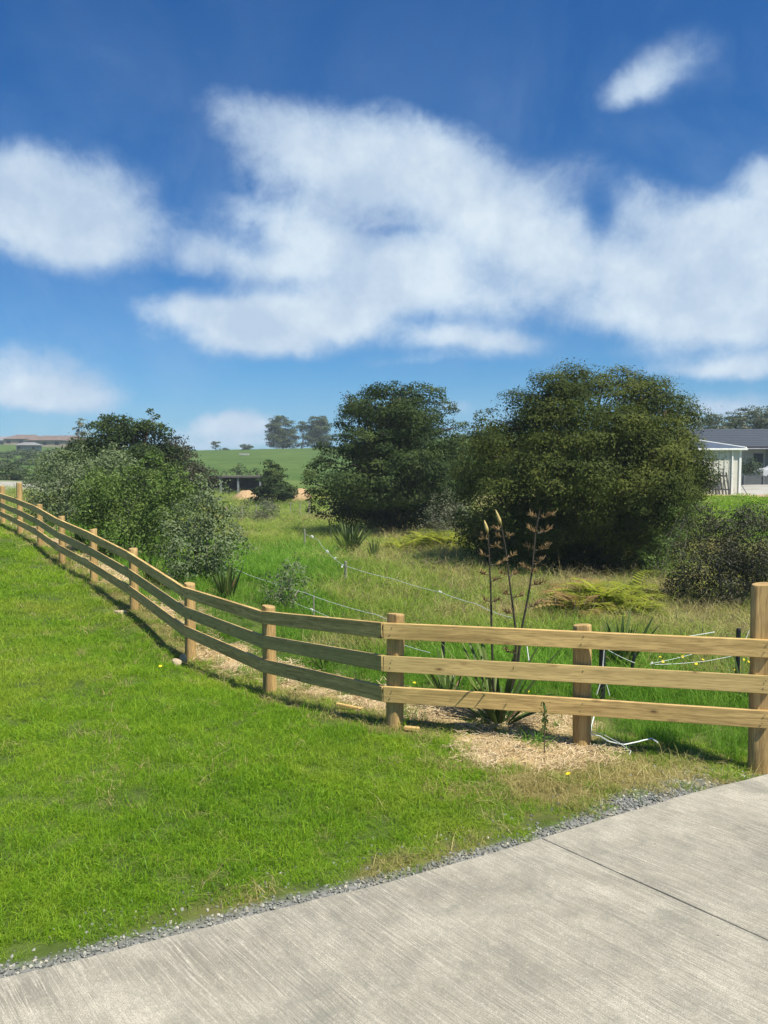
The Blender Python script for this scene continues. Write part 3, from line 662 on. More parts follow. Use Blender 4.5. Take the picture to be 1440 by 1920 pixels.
def scatter(name, P, scl, idx, meshes, mat, tilt=.0, align=None, zcap=1.25):
    n = len(P); me = bpy.data.meshes.new(name); me.vertices.add(n); me.vertices.foreach_set('co', np.asarray(P, np.float32).ravel()); me.update()
    def add(nm, typ, arr):
        a = me.attributes.new(nm, typ, 'POINT'); a.data.foreach_set('vector' if typ == 'FLOAT_VECTOR' else 'value', np.asarray(arr).ravel())
    rot = np.stack([rng.normal(0, tilt, n), rng.normal(0, tilt, n), rng.random(n) * 6.283 if align is None else align], -1).astype(np.float32)
    add('rot', 'FLOAT_VECTOR', rot); scl = np.asarray(scl, np.float32); zs_ = np.minimum(scl, zcap * (scl / np.median(scl)) ** .35) if zcap else scl; add('scl', 'FLOAT_VECTOR', np.stack([scl, scl, zs_], -1)); add('idx', 'INT', np.asarray(idx, np.int32))
    o = link(name, me, mat)
    for m in meshes: m.materials.append(mat) if not m.materials else None
    ng = bpy.data.node_groups.new(name, 'GeometryNodeTree'); ng.interface.new_socket('Geometry', in_out='INPUT', socket_type='NodeSocketGeometry'); ng.interface.new_socket('Geometry', in_out='OUTPUT', socket_type='NodeSocketGeometry')
    gi = ng.nodes.new('NodeGroupInput'); go = ng.nodes.new('NodeGroupOutput'); iop = ng.nodes.new('GeometryNodeInstanceOnPoints'); jn_ = ng.nodes.new('GeometryNodeJoinGeometry')
    for m in reversed(meshes):
        src = bpy.data.objects.new(name + '_source', m); oi = ng.nodes.new('GeometryNodeObjectInfo'); oi.inputs['Object'].default_value = src; oi.inputs['As Instance'].default_value = True
        ng.links.new(oi.outputs['Geometry'], jn_.inputs[0])
    def na_(nm, dt):
        k = ng.nodes.new('GeometryNodeInputNamedAttribute'); k.data_type = dt; k.inputs[0].default_value = nm; return k.outputs[0]
    L = ng.links.new
    L(gi.outputs[0], iop.inputs['Points']); L(jn_.outputs[0], iop.inputs['Instance']); iop.inputs['Pick Instance'].default_value = True
    L(na_('idx', 'INT'), iop.inputs['Instance Index'])
    e2r = ng.nodes.new('FunctionNodeEulerToRotation'); L(na_('rot', 'FLOAT_VECTOR'), e2r.inputs[0]); L(e2r.outputs[0], iop.inputs['Rotation'])
    L(na_('scl', 'FLOAT_VECTOR'), iop.inputs['Scale']); L(iop.outputs[0], go.inputs[0])
    md = o.modifiers.new('scatter', 'NODES'); md.node_group = ng
    return tag(o, kind='stuff')
def sector(rho, y0, y1, k0, half=R(31), y_pow=1.0):
    """random points in the view sector, density rho per m2 at 1 m scale; spacing grows with distance: returns xy, scale"""
    out = []; ys = [y0]
    while ys[-1] < y1: ys.append(ys[-1] * 1.12 + .05)
    for a, b in zip(ys[:-1], ys[1:]):
        r = (a + b) / 2; s = max(1.0, r / k0); n = int(rho / s ** 2 * half * (b * b - a * a))
        rad = np.sqrt(rng.uniform(a * a, b * b, n)); an = rng.uniform(-half, half, n)
        out.append(np.stack([rad * np.sin(an), rad * np.cos(an), np.full(n, s)], -1))
    return np.vstack(out)
def grassmat(name, dark, mid, light, trans=.4, nscale=.8, head=(.35, .27, .16), yellow=(.20, .20, .04), yamt=.5):
    def b(t, p, out):
        pos = t.node('ShaderNodeNewGeometry').outputs['Position']; sh = t.attr('shade')
        rn = t.node('ShaderNodeObjectInfo').outputs['Random']
        f = t.math('ADD', t.math('MULTIPLY', sh, .45), t.math('ADD', t.math('MULTIPLY', t.noise(pos, nscale, 4, .6), .75), t.math('MULTIPLY', rn, .15)))
        c = t.ramp(t.math('SUBTRACT', f, .15), [(.2, dark), (.5, mid), (.8, light)])
        c = t.mix(t.math('MULTIPLY', t.mapr(t.noise(pos, nscale * .7, 5, .65), .52, .68), yamt), c, yellow)
        c = t.mix(t.math('GREATER_THAN', sh, 1.2), c, head)
        t.put(p.inputs['Base Color'], c); p.inputs['Roughness'].default_value = .5; p.inputs['Specular IOR Level'].default_value = .25
        tr = t.node('ShaderNodeBsdfTranslucent'); t.put(tr.inputs[0], c)
        mx = t.node('ShaderNodeMixShader'); mx.inputs[0].default_value = trans
        t.l.new(p.outputs[0], mx.inputs[1]); t.l.new(tr.outputs[0], mx.inputs[2]); t.l.new(mx.outputs[0], out.inputs[0])
    return material(name, b)
LAWNM = grassmat('lawn_blade', (.075, .185, .008), (.20, .37, .014), (.36, .50, .036), .45, .42, yellow=(.44, .48, .06), yamt=.62)
MEADM = grassmat('meadow_blade', (.12, .22, .020), (.27, .39, .045), (.45, .51, .12), .5, .45, yellow=(.52, .48, .16), yamt=.75)
LUSHM = grassmat('lush_blade', (.08, .20, .014), (.16, .35, .025), (.28, .46, .06), .5, .6, yamt=.2)
DRYM = grassmat('dry_blade', (.22, .19, .06), (.42, .36, .13), (.62, .54, .25), .35, 1.2, yellow=(.25, .31, .06), yamt=.6)
BROWNM = grassmat('brown_blade', (.12, .085, .045), (.22, .16, .10), (.38, .30, .20), .3, 1.2, yamt=0)

# lawn
P = sector(170, 2.8, 34, 6.5); x, y, s = P.T; z_ = zones(x, y)
f, d, t_ = z_['f'], z_['d'], z_['t']
prob = np.where(z_['f'] > -.45, 1.0, 0) * smooth(d, .08, .22) * (1 - .96 * z_['mulch']) * (1 - .85 * z_['dry'])
k = (rng.random(len(x)) < prob) & (d > .10); x, y, s, d, dr = x[k], y[k], s[k], d[k], z_['dry'][k]
edge = smooth(d, .1, .5)
wild = vnoise(x, y, 1.6, 4)
sc_ = s ** .75 * rng.uniform(.75, 1.25, len(x)) * (.75 + .45 * wild) * (.7 + .3 * edge)
scatter('lawn_grass', np.stack([x, y, T(x, y) - .003], -1), sc_, rng.integers(0, 5, len(x)),
        [tuft(105, .10, .040, .0036, .85, .3, q) for q in range(4)] + [tuft(70, .10, .058, .0042, 1.0, .4, 9)], LAWNM, .12)
# dry grass on the worn strips and verge
P = sector(190, 2.8, 22, 6.0); x, y, s = P.T; z_ = zones(x, y); d = z_['d']
prob = (z_['dry'] * 1.0 + .04) * smooth(d, .08, .2) * (1 - .7 * z_['mulch']) * (np.abs(z_['f']) < 3.2)
k = rng.random(len(x)) < prob; x, y, s = x[k], y[k], s[k]
scatter('dry_verge_grass', np.stack([x, y, T(x, y) - .003], -1), s ** .75 * rng.uniform(.6, 1.2, len(x)), rng.integers(0, 3, len(x)),
        [tuft(45, .10, .05, .0036, 1.3, .5, 20 + q) for q in range(3)], DRYM, .2)
FERNS = [(W(1130, 1140, 12.9), .75, .45), (W(810, 1018, 26), 1.6, .9)]
def fernclear(x, y):
    k = np.ones(np.shape(x))
    for c, a, b in FERNS: k *= smooth(np.hypot((x - c.x) / a, (y - c.y) / b), .7, 1.1)
    return k
# rough meadow beyond the fence
P = sector(46, 6.6, 62, 8.5, R(33)); x, y, s = P.T; z_ = zones(x, y); f = z_['f']
lawnR = smooth(y, 19, 21) * smooth(x / y, .40, .42) * (T(x, y) > .15)
prob = (f < -.12) * (1 - z_['mulch']) * (1 - .97 * lawnR) * (1 - z_['yard']) * smooth(f, -.08, -.3) * (z_['d'] > .25) * fernclear(x, y)
k = rng.random(len(x)) < prob; x, y, s, f = x[k], y[k], s[k], f[k]
hm = .55 + .45 * smooth(f, -.5, -2.5); gm = fbm2(x, y, .35, 8)
dryn = smooth(fbm2(x, y, .55, 21) + .22 * smooth(x / y, -.12, .02) * smooth(y, 9, 12), .55, .84)
lush = smooth(x / y, -.03, -.10) * (1 - dryn) * smooth(y, 30, 22) + smooth(y, 11.0, 9.6) * (1 - dryn)
u = rng.random(len(x)); isdry = u < dryn * .85; islush = (~isdry) & (rng.random(len(x)) < np.clip(lush, 0, 1)); ismead = ~isdry & ~islush
tall = [tuft(46, .16, .34, .0065, .45, .35, 30 + q, seedhead=.06) for q in range(4)]
P3 = np.stack([x, y, T(x, y) - .01], -1); S = s ** .7 * rng.uniform(.6, 1.3, len(x)) * hm * (.65 + .6 * gm)
for nm, kk, mt, ms_ in (('meadow_grass', ismead, MEADM, tall), ('lush_grass', islush, LUSHM, [tuft(52, .16, .30, .0065, .5, .3, 40 + q) for q in range(4)]),
                        ('dry_meadow_grass', isdry, DRYM, [tuft(44, .17, .30, .005, .7, .4, 50 + q, seedhead=.25) for q in range(4)])):
    scatter(nm, P3[kk], S[kk], rng.integers(0, 4, kk.sum()), ms_, mt, .15, zcap=.85)
# short grass on the neighbouring lawn (right) and pasture bank
P = sector(20, 19, 50, 12, R(30)); x, y, s = P.T
k = (x / y > .40) & (T(x, y) > .1) & (y < 43.6); x, y, s = x[k], y[k], s[k]
scatter('far_lawn_grass', np.stack([x, y, T(x, y)], -1), s * .9, rng.integers(0, 3, len(x)), [tuft(70, .25, .07, .012, .6, .3, 60 + q) for q in range(3)], LAWNM, .1)

# straw mulch
def straws(seed, n=26, r=.11):
    g = np.random.default_rng(seed); bm = bmesh.new()
    for i in range(n):
        L = g.uniform(.03, .13); w_ = g.uniform(.0015, .0045); th = g.uniform(.001, .003); a = g.random() * 6.28
        M = Matrix.Translation((g.normal() * r * .6, g.normal() * r * .6, g.random() * .03)) @ Matrix.Rotation(a, 4, 'Z') @ Matrix.Rotation(g.normal() * .3, 4, 'Y') @ Matrix.Diagonal((L, w_, th, 1))
        bmesh.ops.create_cube(bm, size=1, matrix=M)
    me = bpy.data.meshes.new('straw'); bm.to_mesh(me); bm.free()
    a = me.attributes.new('shade', 'FLOAT', 'FACE'); a.data.foreach_set('value', np.repeat(g.random(n), 6).astype(np.float32)); return me
STRAWM = grassmat('straw', (.32, .235, .12), (.56, .43, .25), (.78, .66, .44), 0, 4, yamt=0)
P = sector(130, 5.6, 30, 7.5); x, y, s = P.T; z_ = zones(x, y)
k = (rng.random(len(x)) < z_['mulch'] ** 1.2) & (z_['d'] > .25); x, y, s = x[k], y[k], s[k]
scatter('straw_mulch', np.stack([x, y, T(x, y) + .012], -1), s ** .8 * rng.uniform(.7, 1.2, len(x)), rng.integers(0, 4, len(x)), [straws(q) for q in range(4)], STRAWM, .12, zcap=1.6)
# clover-like tufts that break up the mulch
P = sector(9, 6, 24, 8); x, y, s = P.T; z_ = zones(x, y); k = (z_['f'] < .2) & (z_['f'] > -1.1) & (z_['mulch'] > .3) & (rng.random(len(x)) < .8 * smooth(fbm2(x, y, 2.2, 31), .38, .62)); x, y, s = x[k], y[k], s[k]
scatter('weed_tufts', np.stack([x, y, T(x, y)], -1), s * rng.uniform(.4, 1., len(x)), rng.integers(0, 3, len(x)), [tuft(40, .10, .14, .007, .9, .4, 70 + q) for q in range(3)], LUSHM, .2)

# gravel strip
def stone(seed):
    g = np.random.default_rng(seed); bm = bmesh.new(); bmesh.ops.create_icosphere(bm, subdivisions=1, radius=1)
    for v in bm.verts: v.co *= g.uniform(.7, 1.15); v.co.z *= .55; v.co.x *= 1.15
    me = bpy.data.meshes.new('stone'); bm.to_mesh(me); bm.free(); return me
def gravm(t, p, out):
    rn = t.node('ShaderNodeObjectInfo').outputs['Random']
    c = t.ramp(rn, [(0, (.10, .108, .098)), (.5, (.175, .185, .165)), (.85, (.28, .285, .25)), (1, (.45, .41, .32))])
    t.put(p.inputs['Base Color'], c); p.inputs['Roughness'].default_value = .75
GRAV = material('gravel_stone', gravm)
P = sector(5600, 2.6, 9.5, 4.2, R(32)); x, y, s = P.T; z_ = zones(x, y); d = z_['d']
prob = z_['gravel'] * (d > -.02) + .05 * smooth(d, .7, .2) * (d > .1) + .5 * (x > 2.2) * (d > 0) * smooth(d, .75, .3)
k = (rng.random(len(x)) < prob) & (y < 9); x, y, s, d = x[k], y[k], s[k], d[k]
scatter('gravel', np.stack([x, y, T(x, y) - .03 * smooth(d, .12, .02) + .003], -1), rng.uniform(.0035, .0115, len(x)) * s ** .8, rng.integers(0, 6, len(x)), [stone(q) for q in range(6)], GRAV, .5, zcap=0)
print('gravel', len(x))

# ------------------------------------------------------------------ flax and other strap-leaved plants
def flaxmat(name, a, b_):
    def f(t, p, out):
        sh = t.attr('shade'); c = t.mix(sh, a, b_); t.put(p.inputs['Base Color'], c); p.inputs['Roughness'].default_value = .5; p.inputs['Specular IOR Level'].default_value = .25
        tr = t.node('ShaderNodeBsdfTranslucent'); t.put(tr.inputs[0], c); mx = t.node('ShaderNodeMixShader'); mx.inputs[0].default_value = .25
        t.l.new(p.outputs[0], mx.inputs[1]); t.l.new(tr.outputs[0], mx.inputs[2]); t.l.new(mx.outputs[0], out.inputs[0])
    return material(name, f)
FLAXM = flaxmat('flax_leaf', (.035, .075, .018), (.15, .20, .045)); FLAXD = flaxmat('flax_dead_leaf', (.20, .12, .07), (.32, .22, .12))
STALK = plain('flower_stalk', (.055, .045, .032), .6, .3, 20); POD = plain('seed_pod', (.19, .125, .05), .7, .45, 30); BUD = plain('flower_bud', (.42, .33, .12), .6, .3, 30)
def blades(n, h, spread, wdt, seed, rad=.06, droopy=.5):
    g = np.random.default_rng(seed); V = []; F = []; t = []
    for i in range(n):
        a = 2 * math.pi * (i + g.random()) / n; L = h * g.uniform(.6, 1.1); q = g.uniform(.15, 1) * spread; tone = g.random()
        tw = g.normal() * .35; out = np.array([math.cos(a), math.sin(a), 0]); side = np.array([-math.sin(a + tw), math.cos(a + tw), 0]); o = len(V); N = 9
        ang = math.pi / 2 - q; p = out * rad * g.random() + np.array([0, 0, -.02]); dr = droopy * g.random() ** 1.5 * (.3 + q)
        for k in range(N + 1):
            u = k / N; wd = wdt * .5 * (min(1, .55 + u * 1.6) if u < .6 else 1) * (1 - max(0, (u - .6) / .4) ** 1.5) + .0008
            dirv = out * math.cos(ang) + np.array([0, 0, math.sin(ang)]); up = np.cross(side, dirv)
            V += [p - side * wd + up * wd * .45, p.copy(), p + side * wd + up * wd * .45]
            ang -= dr * u * 3.0 / N; p = p + dirv * L / N
        for k in range(N):
            b = o + 3 * k; F += [[b, b + 1, b + 4, b + 3], [b + 1, b + 2, b + 5, b + 4]]; t += [tone, tone]
    return npmesh('leaves', V, F, True, {'shade': ('FACE', t)})
def flax(label, px, pyb, Y, n, h, spread, wdt, seed, dead=5, droopy=.5, group=None):
    b = W(px, pyb, Y); b.z = Tz(b.x, b.y); root = empty('flax_plant', b, label, 'plant', group)
    o = link('leaves', blades(n, h, spread, wdt, seed, droopy=droopy), FLAXM, root, b)
    if dead: link('dead_leaves', blades(dead, h * .6, spread * 1.5, wdt * .8, seed + 1, droopy=1.4), FLAXD, root, b)
    return root
fx = flax('flax plant with three tall dark flower stalks just behind the front fence', 935, 1372, 7.25, 36, 1.0, 1.05, .042, 5, 9, .8)
fb = fx.location
def flower_stalk(pxs, Y0, Y1, seed, r0=.014):
    """pxs: photo points from base to tip"""
    g = np.random.default_rng(seed); n = len(pxs); pts = [W(px, py, Y0 + (Y1 - Y0) * i / (n - 1)) for i, (px, py) in enumerate(pxs)]; pts[0] = Vector(fb) + Vector((0, 0, .1))
    bm = bmesh.new(); tube(bm, pts, [r0 * (1 - .62 * i / (n - 1)) for i in range(n)], 8)
    me = bpy.data.meshes.new('flower_stalk'); bm.to_mesh(me); bm.free(); st = link('flower_stalk', me, STALK, fx)
    return st, pts
def podspray(parent, at, dirx, L, seed, npod=9, up=.35):
    g = np.random.default_rng(seed); bm = bmesh.new(); bt = bmesh.new(); e = at + Vector((dirx * L, g.normal() * L * .4, L * up)); m = at.lerp(e, .5) - Vector((0, 0, L * .10))
    tube(bt, [at, m, e], [.005, .004, .002], 5)
    for i in range(npod):
        u = .25 + .75 * g.random(); q = at.lerp(m, u * 2) if u < .5 else m.lerp(e, u * 2 - 1)
        v = Vector((g.normal() * .6 + dirx * .5, g.normal(), g.normal() * .5 + .45)).normalized() * g.uniform(.025, .05)
        tube(bm, [q, q + v * .35, q + v * .7 + Vector((0, 0, .004)), q + v * 1.15 + Vector((0, 0, .010))], [.0018, .0052, .0044, .0008], 5)
    me = bpy.data.meshes.new('pods'); bm.to_mesh(me); bm.free(); a = link('seed_pods', me, POD, None)
    me = bpy.data.meshes.new('branchlet'); bt.to_mesh(me); bt.free(); b = link('stalk_branch', me, STALK, None)
    for o_ in (a, b): o_.parent = parent; o_.matrix_parent_inverse = Matrix.Translation(fx.location).inverted() @ Matrix.Identity(4)
def fixparent(o_, parent):
    o_.parent = parent; o_.matrix_parent_inverse = Matrix.Identity(4)
sprays = []
for pxs, spr, bud in (
    ([(935,1372),(925,1290),(922,1190),(920,1100),(917,1040),(915,1000)], [(918,1078,-1,.09),(920,1060,1,.14),(917,1043,-1,.07),(919,1027,1,.06),(916,1012,-1,.08),(922,1128,-1,.07),(922,1128,1,.06),(920,1090,1,.07)], (908,975)),
    ([(935,1372),(965,1262),(968,1190),(958,1110),(948,1030),(940,985)], [(950,1045,1,.08),(947,1006,1,.06),(944,1008,-1,.06),(953,1080,1,.10),(949,1030,-1,.09),(957,1115,-1,.07),(960,1120,1,.10),(962,1150,-1,.08),(943,995,-1,.08),(955,1078,-1,.10)], (929,955)),
    ([(935,1372),(970,1262),(976,1190),(990,1120),(997,1075),(1004,1000),(1012,955)], [(1000,1068,-1,.10),(1000,1058,1,.10),(1004,1032,1,.12),(1004,1030,-1,.09),(1008,1000,1,.12),(1008,996,-1,.08),(1010,972,1,.14),(1010,970,-1,.08),(995,1097,1,.12),(985,1140,1,.17),(994,1072,1,.04)], None)):
    st, pts = flower_stalk(pxs, 7.25, 7.15, len(pxs) + pxs[1][0])
    for i, (sx_, sy_, dr, L) in enumerate(spr): podspray(st, W(sx_, sy_, 7.17), dr, L, i * 7 + pxs[1][0], npod=22 if pxs[1][0] == 970 else 15)
    if bud:
        bm = bmesh.new(); a = pts[-1]; e = W(bud[0], bud[1], 7.15); tube(bm, [a, a.lerp(e, .35), a.lerp(e, .7), e], [.006, .017, .012, .002], 8)
        me = bpy.data.meshes.new('bud'); bm.to_mesh(me); bm.free()
        for p_ in me.polygons: p_.use_smooth = True
        fixparent(link('flower_bud', me, BUD), st); bpy.data.objects[st.name]
    for c in st.children: c.matrix_parent_inverse = Matrix.Translation(-Vector(fx.location)) if False else Matrix.Identity(4)
for (sx_, sy_, dr, L) in ((975, 1205, 1, .2), (965, 1210, -1, .22), (968, 1225, -1, .1)): podspray(st, W(sx_, sy_, 7.2), dr, L, sx_, 16)
for c in st.children: c.matrix_parent_inverse = Matrix.Identity(4)

flax('upright flax plant beneath the silvery shrub behind the fence', 425, 1122, 12.9, 24, .75, .5, .05, 11, 3, .35)
flax('large flax clump in the meadow in front of the left big tree', 657, 1038, 24, 60, 1.15, .75, .06, 12, 3, .5)
flax('dark flax plant behind the rails right of the dropped white tape', 1165, 1240, 9.3, 26, .80, .5, .045, 13, 3, .5)
flax('small flax plant behind the fence near the third post from the left bushes', 280, 1072, 14.8, 12, .6, .4, .05, 14, 2, .3)
flax('pale green strap leaved plant behind the far left rails', 147, 1000, 19, 12, .7, .35, .06, 15, 0, .3)
flax('small pale flax seedling on the straw by the fence bend', 610, 1235, 9.9, 14, .45, .9, .03, 16, 2, .7)
flax('low flax plant arching behind the middle rail left of the stalks', 840, 1290, 8.0, 16, .6, 1.0, .035, 17, 3, .9)
flax('yellow tipped flax at the right edge behind the gate post', 1400, 1290, 8.4, 14, .62, .9, .035, 18, 2, .8)
flax('thin rush like plant right of the meadow flax clump', 700, 1050, 22, 18, .7, .5, .03, 19, 0, .4)

# sapling in the straw in front of the bottom rail
SAPM = leafmat('sapling_leaf', (.035, .075, .02), (.075, .13, .03), (.15, .2, .06), .25)
b = W(1021, 1388, 6.42); b.z = Tz(b.x, b.y); root = empty('sapling', b, 'tiny leafy green sapling standing in the straw in front of the bottom rail', 'plant')
top = W(1020, 1318, 6.42); bm = bmesh.new(); tube(bm, [b, b.lerp(top, .5) + Vector((.004, 0, 0)), top], [.005, .004, .002], 6)
me = bpy.data.meshes.new('stem'); bm.to_mesh(me); bm.free(); link('stem', me, BARK, root)
n = 46; tt_ = rng.random(n) ** .7; cc = np.array([b.lerp(top, .3 + .7 * t) for t in tt_]) + rng.normal(0, .012, (n, 3)); nn = rng.normal(0, 1, (n, 3)); nn[:, 2] = abs(nn[:, 2]) * .5 + .5
Vl, Fl, tl = leafmesh(cc + nn * .008, nn, .05, .4, .4); link('leaves', npmesh('leaves', Vl, Fl, False, {'shade': ('FACE', tl)}), SAPM, root)

# ferns
FERNM = leafmat('fern_frond', (.13, .17, .018), (.27, .31, .03), (.48, .48, .07), .45); FERNB = leafmat('fern_dry', (.16, .10, .03), (.26, .17, .06), (.38, .28, .1), .3)
def fern(px, py, Y, h, n, label, group, seed, mat=None, dark=False):
    b = W(px, py, Y); b.z = Tz(b.x, b.y); root = empty('fern', b, label, 'fern', group); g = np.random.default_rng(seed); C_, D_, S_ = [], [], []
    for i in range(n):
        a = g.random() * 6.28; L = h * g.uniform(.35, 1.35); ang = g.uniform(.5, 1.5); p = np.array([g.normal() * .1, g.normal() * .1, 0]); o_ = np.array([math.cos(a), math.sin(a), 0]); N = 16
        for k in range(N):
            dv = o_ * math.cos(ang) + np.array([0, 0, math.sin(ang)]); p = p + dv * L / N; ang -= 1.7 / N
            sd = np.array([-math.sin(a), math.cos(a), 0]); ln = L * .30 * math.sin(math.pi * min(1, (k + 2) / (N + 1))) + .02
            if k > 2:
                for sg in (-1, 1): C_.append(p + sd * sg * ln * .5 + dv * ln * .15 + (0, 0, -.01)); D_.append(sd * sg + dv * .35); S_.append(ln)
            C_.append(p); D_.append(dv); S_.append(L / N * 1.3)
    C_ = np.array(C_); D_ = np.array(D_); D_ /= np.linalg.norm(D_, axis=1, keepdims=True); up = np.tile([0, 0, 1.], (len(C_), 1)); s = np.cross(D_, up); s /= np.linalg.norm(s, axis=1, keepdims=True) + 1e-6
    l = np.array(S_)[:, None]; V = np.stack([C_ - D_ * l / 2, C_ + s * l * .13, C_ + D_ * l / 2, C_ - s * l * .13], 1).reshape(-1, 3)
    V += 0; link('fronds', npmesh('fronds', V, np.arange(len(V)).reshape(-1, 4), False, {'shade': ('FACE', g.random(len(C_)))}), mat or FERNM, root, b)
for i, (px, py) in enumerate([(1075,1150),(1105,1152),(1135,1150),(1160,1150),(1190,1146),(1120,1138),(1150,1136),(1085,1136),(1178,1136)]):
    fern(px, py - 8, 12.9 + (i % 3) * .35 + (1.0 if i > 4 else 0), .82, 20, 'yellow green fern in the patch behind the front rails below the rounded tree', 'ferns in the patch behind the front rails', 100 + i, FERNB if i in (0, 7) else None)
for i, (px, py) in enumerate([(755,1012),(780,1018),(805,1020),(830,1024),(850,1030),(820,1008),(845,1012),(795,1006),(865,1040)]):
    fern(px, py, 25.5 + (i % 3) * .6, .95, 18, 'bright yellow green fern between the two big trees', 'ferns between the two big trees', 130 + i)
fern(745, 1018, 24.5, .8, 12, 'single pale fern at the left end of the far fern patch', None, 150)
BRF = leafmat('brown_clump', (.05, .06, .025), (.11, .10, .05), (.2, .17, .09), .2)
for i, (px, py) in enumerate([(790,1062),(815,1064),(835,1060)]):
    fern(px, py, 19.5 + i * .2, .42, 22, 'dark brownish low clump of plants in the middle of the meadow', 'dark clumps in the middle of the meadow', 160 + i, BRF)
# hummocks of reddish seed grass
b3 = W(775, 1130, 14)
# ------------------------------------------------------------------ dandelions
YEL = plain('dandelion_petals', (.80, .62, .02), .6, .1); STEM = plain('green_stem', (.12, .2, .04), .6)
pet = bpy.data.meshes.new('petals'); bm = bmesh.new()
for k in range(26):
    a = k * 2.4; r = .004 + .010 * (k / 26) ** .5; d = Vector((math.cos(a), math.sin(a), .5 - .3 * k / 26)); s = Vector((-math.sin(a), math.cos(a), 0)) * .0025
    p0 = Vector((0, 0, 0)); p1 = d * (.010 + .008 * k / 26)
    bm.faces.new([bm.verts.new(v) for v in (p0 - s * .4, p0 + s * .4, p1 + s, p1 - s)])
bm.to_mesh(pet); bm.free()
stm = bpy.data.meshes.new('stem'); bm = bmesh.new(); tube(bm, [(0, 0, -.1), (.004, 0, .0), (.0, 0, .10)], .0016, 5); bm.to_mesh(stm); bm.free()
dproto = None
for i, (px, py, Y) in enumerate([(1237,1293,9.2),(1266,1283,9.6),(1278,1293,9.3),(1304,1300,9.0),(1316,1293,9.2),(1378,1308,8.8),(1391,1308,8.8),(1392,1291,9.3),(1402,1296,9.2),(1242,1298,9.0),(777,1277,8.2),(554,1302,8.2),(1065,1487,5.55),(301,1256,9.0),(990,1284,7.9)]):
    b = W(px, py, Y); z0 = Tz(b.x, b.y) + (.16 if Y > 8.7 and px > 1000 else .05)
    lab = 'yellow dandelion flower in the grass behind the right hand rails'; grp = 'dandelions behind the right hand rails'
    if px < 1200:
        lab, grp = {777: ('yellow dandelion just right of the fence post at the bend', None), 554: ('yellow dandelion on the lawn edge below the left rails', None), 1065: ('yellow dandelion at the gravel edge beside the driveway', None),
                    301: ('small yellow dandelion on the lawn left of the stones', None), 990: ('yellow dandelion among the leaves of the stalked flax', None)}[px]
    root = empty('dandelion', (b.x, b.y, z0), lab, 'flower', grp)
    for nm, m_, mt_, dz in (('flower', pet, YEL, .10), ('stem', stm, STEM, 0)):
        o_ = link(nm, m_, mt_); o_.parent = root; o_.location = (0, 0, dz)
        if nm == 'flower': o_.rotation_euler = (rng.normal() * .3 + .5, rng.normal() * .2, 0); o_.scale = (1.15,) * 3

# ------------------------------------------------------------------ stones and timber offcuts at the fence foot
ROCKM = plain('pale_rock', (.42, .34, .23), .9, .25, 12, bump=.6)
def rock(px, py, Y, s, seed, label, cat='rock', name='rock'):
    g = np.random.default_rng(seed); b = W(px, py, Y); b.z = Tz(b.x, b.y)
    def f(bm):
        bmesh.ops.create_icosphere(bm, subdivisions=2, radius=1)
        ax = [Vector(g.normal(0, 1, 3)).normalized() for _ in range(9)]
        for v in bm.verts:
            for a in ax:
                dd = v.co.dot(a)
                if dd > .72: v.co -= a * (dd - .72)
            v.co = Vector((v.co.x * s[0], v.co.y * s[1], v.co.z * s[2] + s[2] * .4))
    o = link(name, bmm(f), ROCKM, None, b); tag(o, label, cat)
rock(330, 1225, 10.4, (.09, .07, .08), 1, 'pale broken stone at the foot of the fifth fence post, left piece')
rock(343, 1222, 10.6, (.06, .06, .11), 2, 'upright pale stone touching the fifth fence post from the right')
rock(226, 1140, 12.6, (.13, .07, .05), 3, 'flat pale stone beside the sixth post from the right')
rock(268, 1140, 13.2, (.10, .07, .05), 4, 'small pale stone right of the sixth post behind the fence')
def offcut(px, py, Y, L, ang, label, w_=.05, h=.03):
    b = W(px, py, Y); b.z = Tz(b.x, b.y) + .03
    o = link('timber_offcut', bmm(lambda bm: box(bm, (0, 0, 0), (L, w_, h), bev=.004)), RAILM, None, b); o.rotation_euler = (0, .05, ang); tag(o, label, 'wood offcut')
offcut(655, 1331, 7.75, .30, -.45, 'short timber offcut on the lawn edge left of the bend post')
offcut(772, 1366, 6.95, .14, -.1, 'small wood scrap at the foot of the bend post')
offcut(15, 991, 21, .35, .1, 'pale wood piece lying on the lawn at the far left')

# ------------------------------------------------------------------ white tape electric fence
TAPE = plain('white_tape', (.58, .62, .58), .6, .1); BLK = plain('black_post', (.015, .017, .02), .5, .2); GREYW = plain('grey_stake', (.22, .22, .17), .8, .3, 20); WHT = plain('white_plastic', (.8, .8, .8), .5, .05)
eb = W(1130, 1330, 7.9); eb.z = Tz(eb.x, eb.y)
ef = empty('electric_fence', eb, 'temporary electric fence of thin white tape on slim posts crossing the meadow', 'electric fence')
def line(pts, r=.006, nm='tape', mt=None):
    P_ = [W(*p) for p in pts]; Q = []
    for a, b in zip(P_[:-1], P_[1:]):
        for k in range(5): t = k / 5; q = a.lerp(b, t); q.z -= (b - a).length * .012 * 4 * t * (1 - t); Q.append(q)
    Q.append(P_[-1]); bm = bmesh.new(); tube(bm, Q, r * .55, 5); me = bpy.data.meshes.new(nm); bm.to_mesh(me); bm.free(); return link(nm, me, mt or TAPE, ef)
def post(px, pyt, Y, r, mt, nm='post', lean=0):
    t = W(px, pyt, Y); z = Tz(t.x, t.y); bm = bmesh.new(); tube(bm, [(t.x + lean, t.y, z - .1), (t.x, t.y, t.z - .015), (t.x, t.y, t.z)], [r, r, r * .7], 8)
    me = bpy.data.meshes.new(nm); bm.to_mesh(me); bm.free(); return link(nm, me, mt, ef)
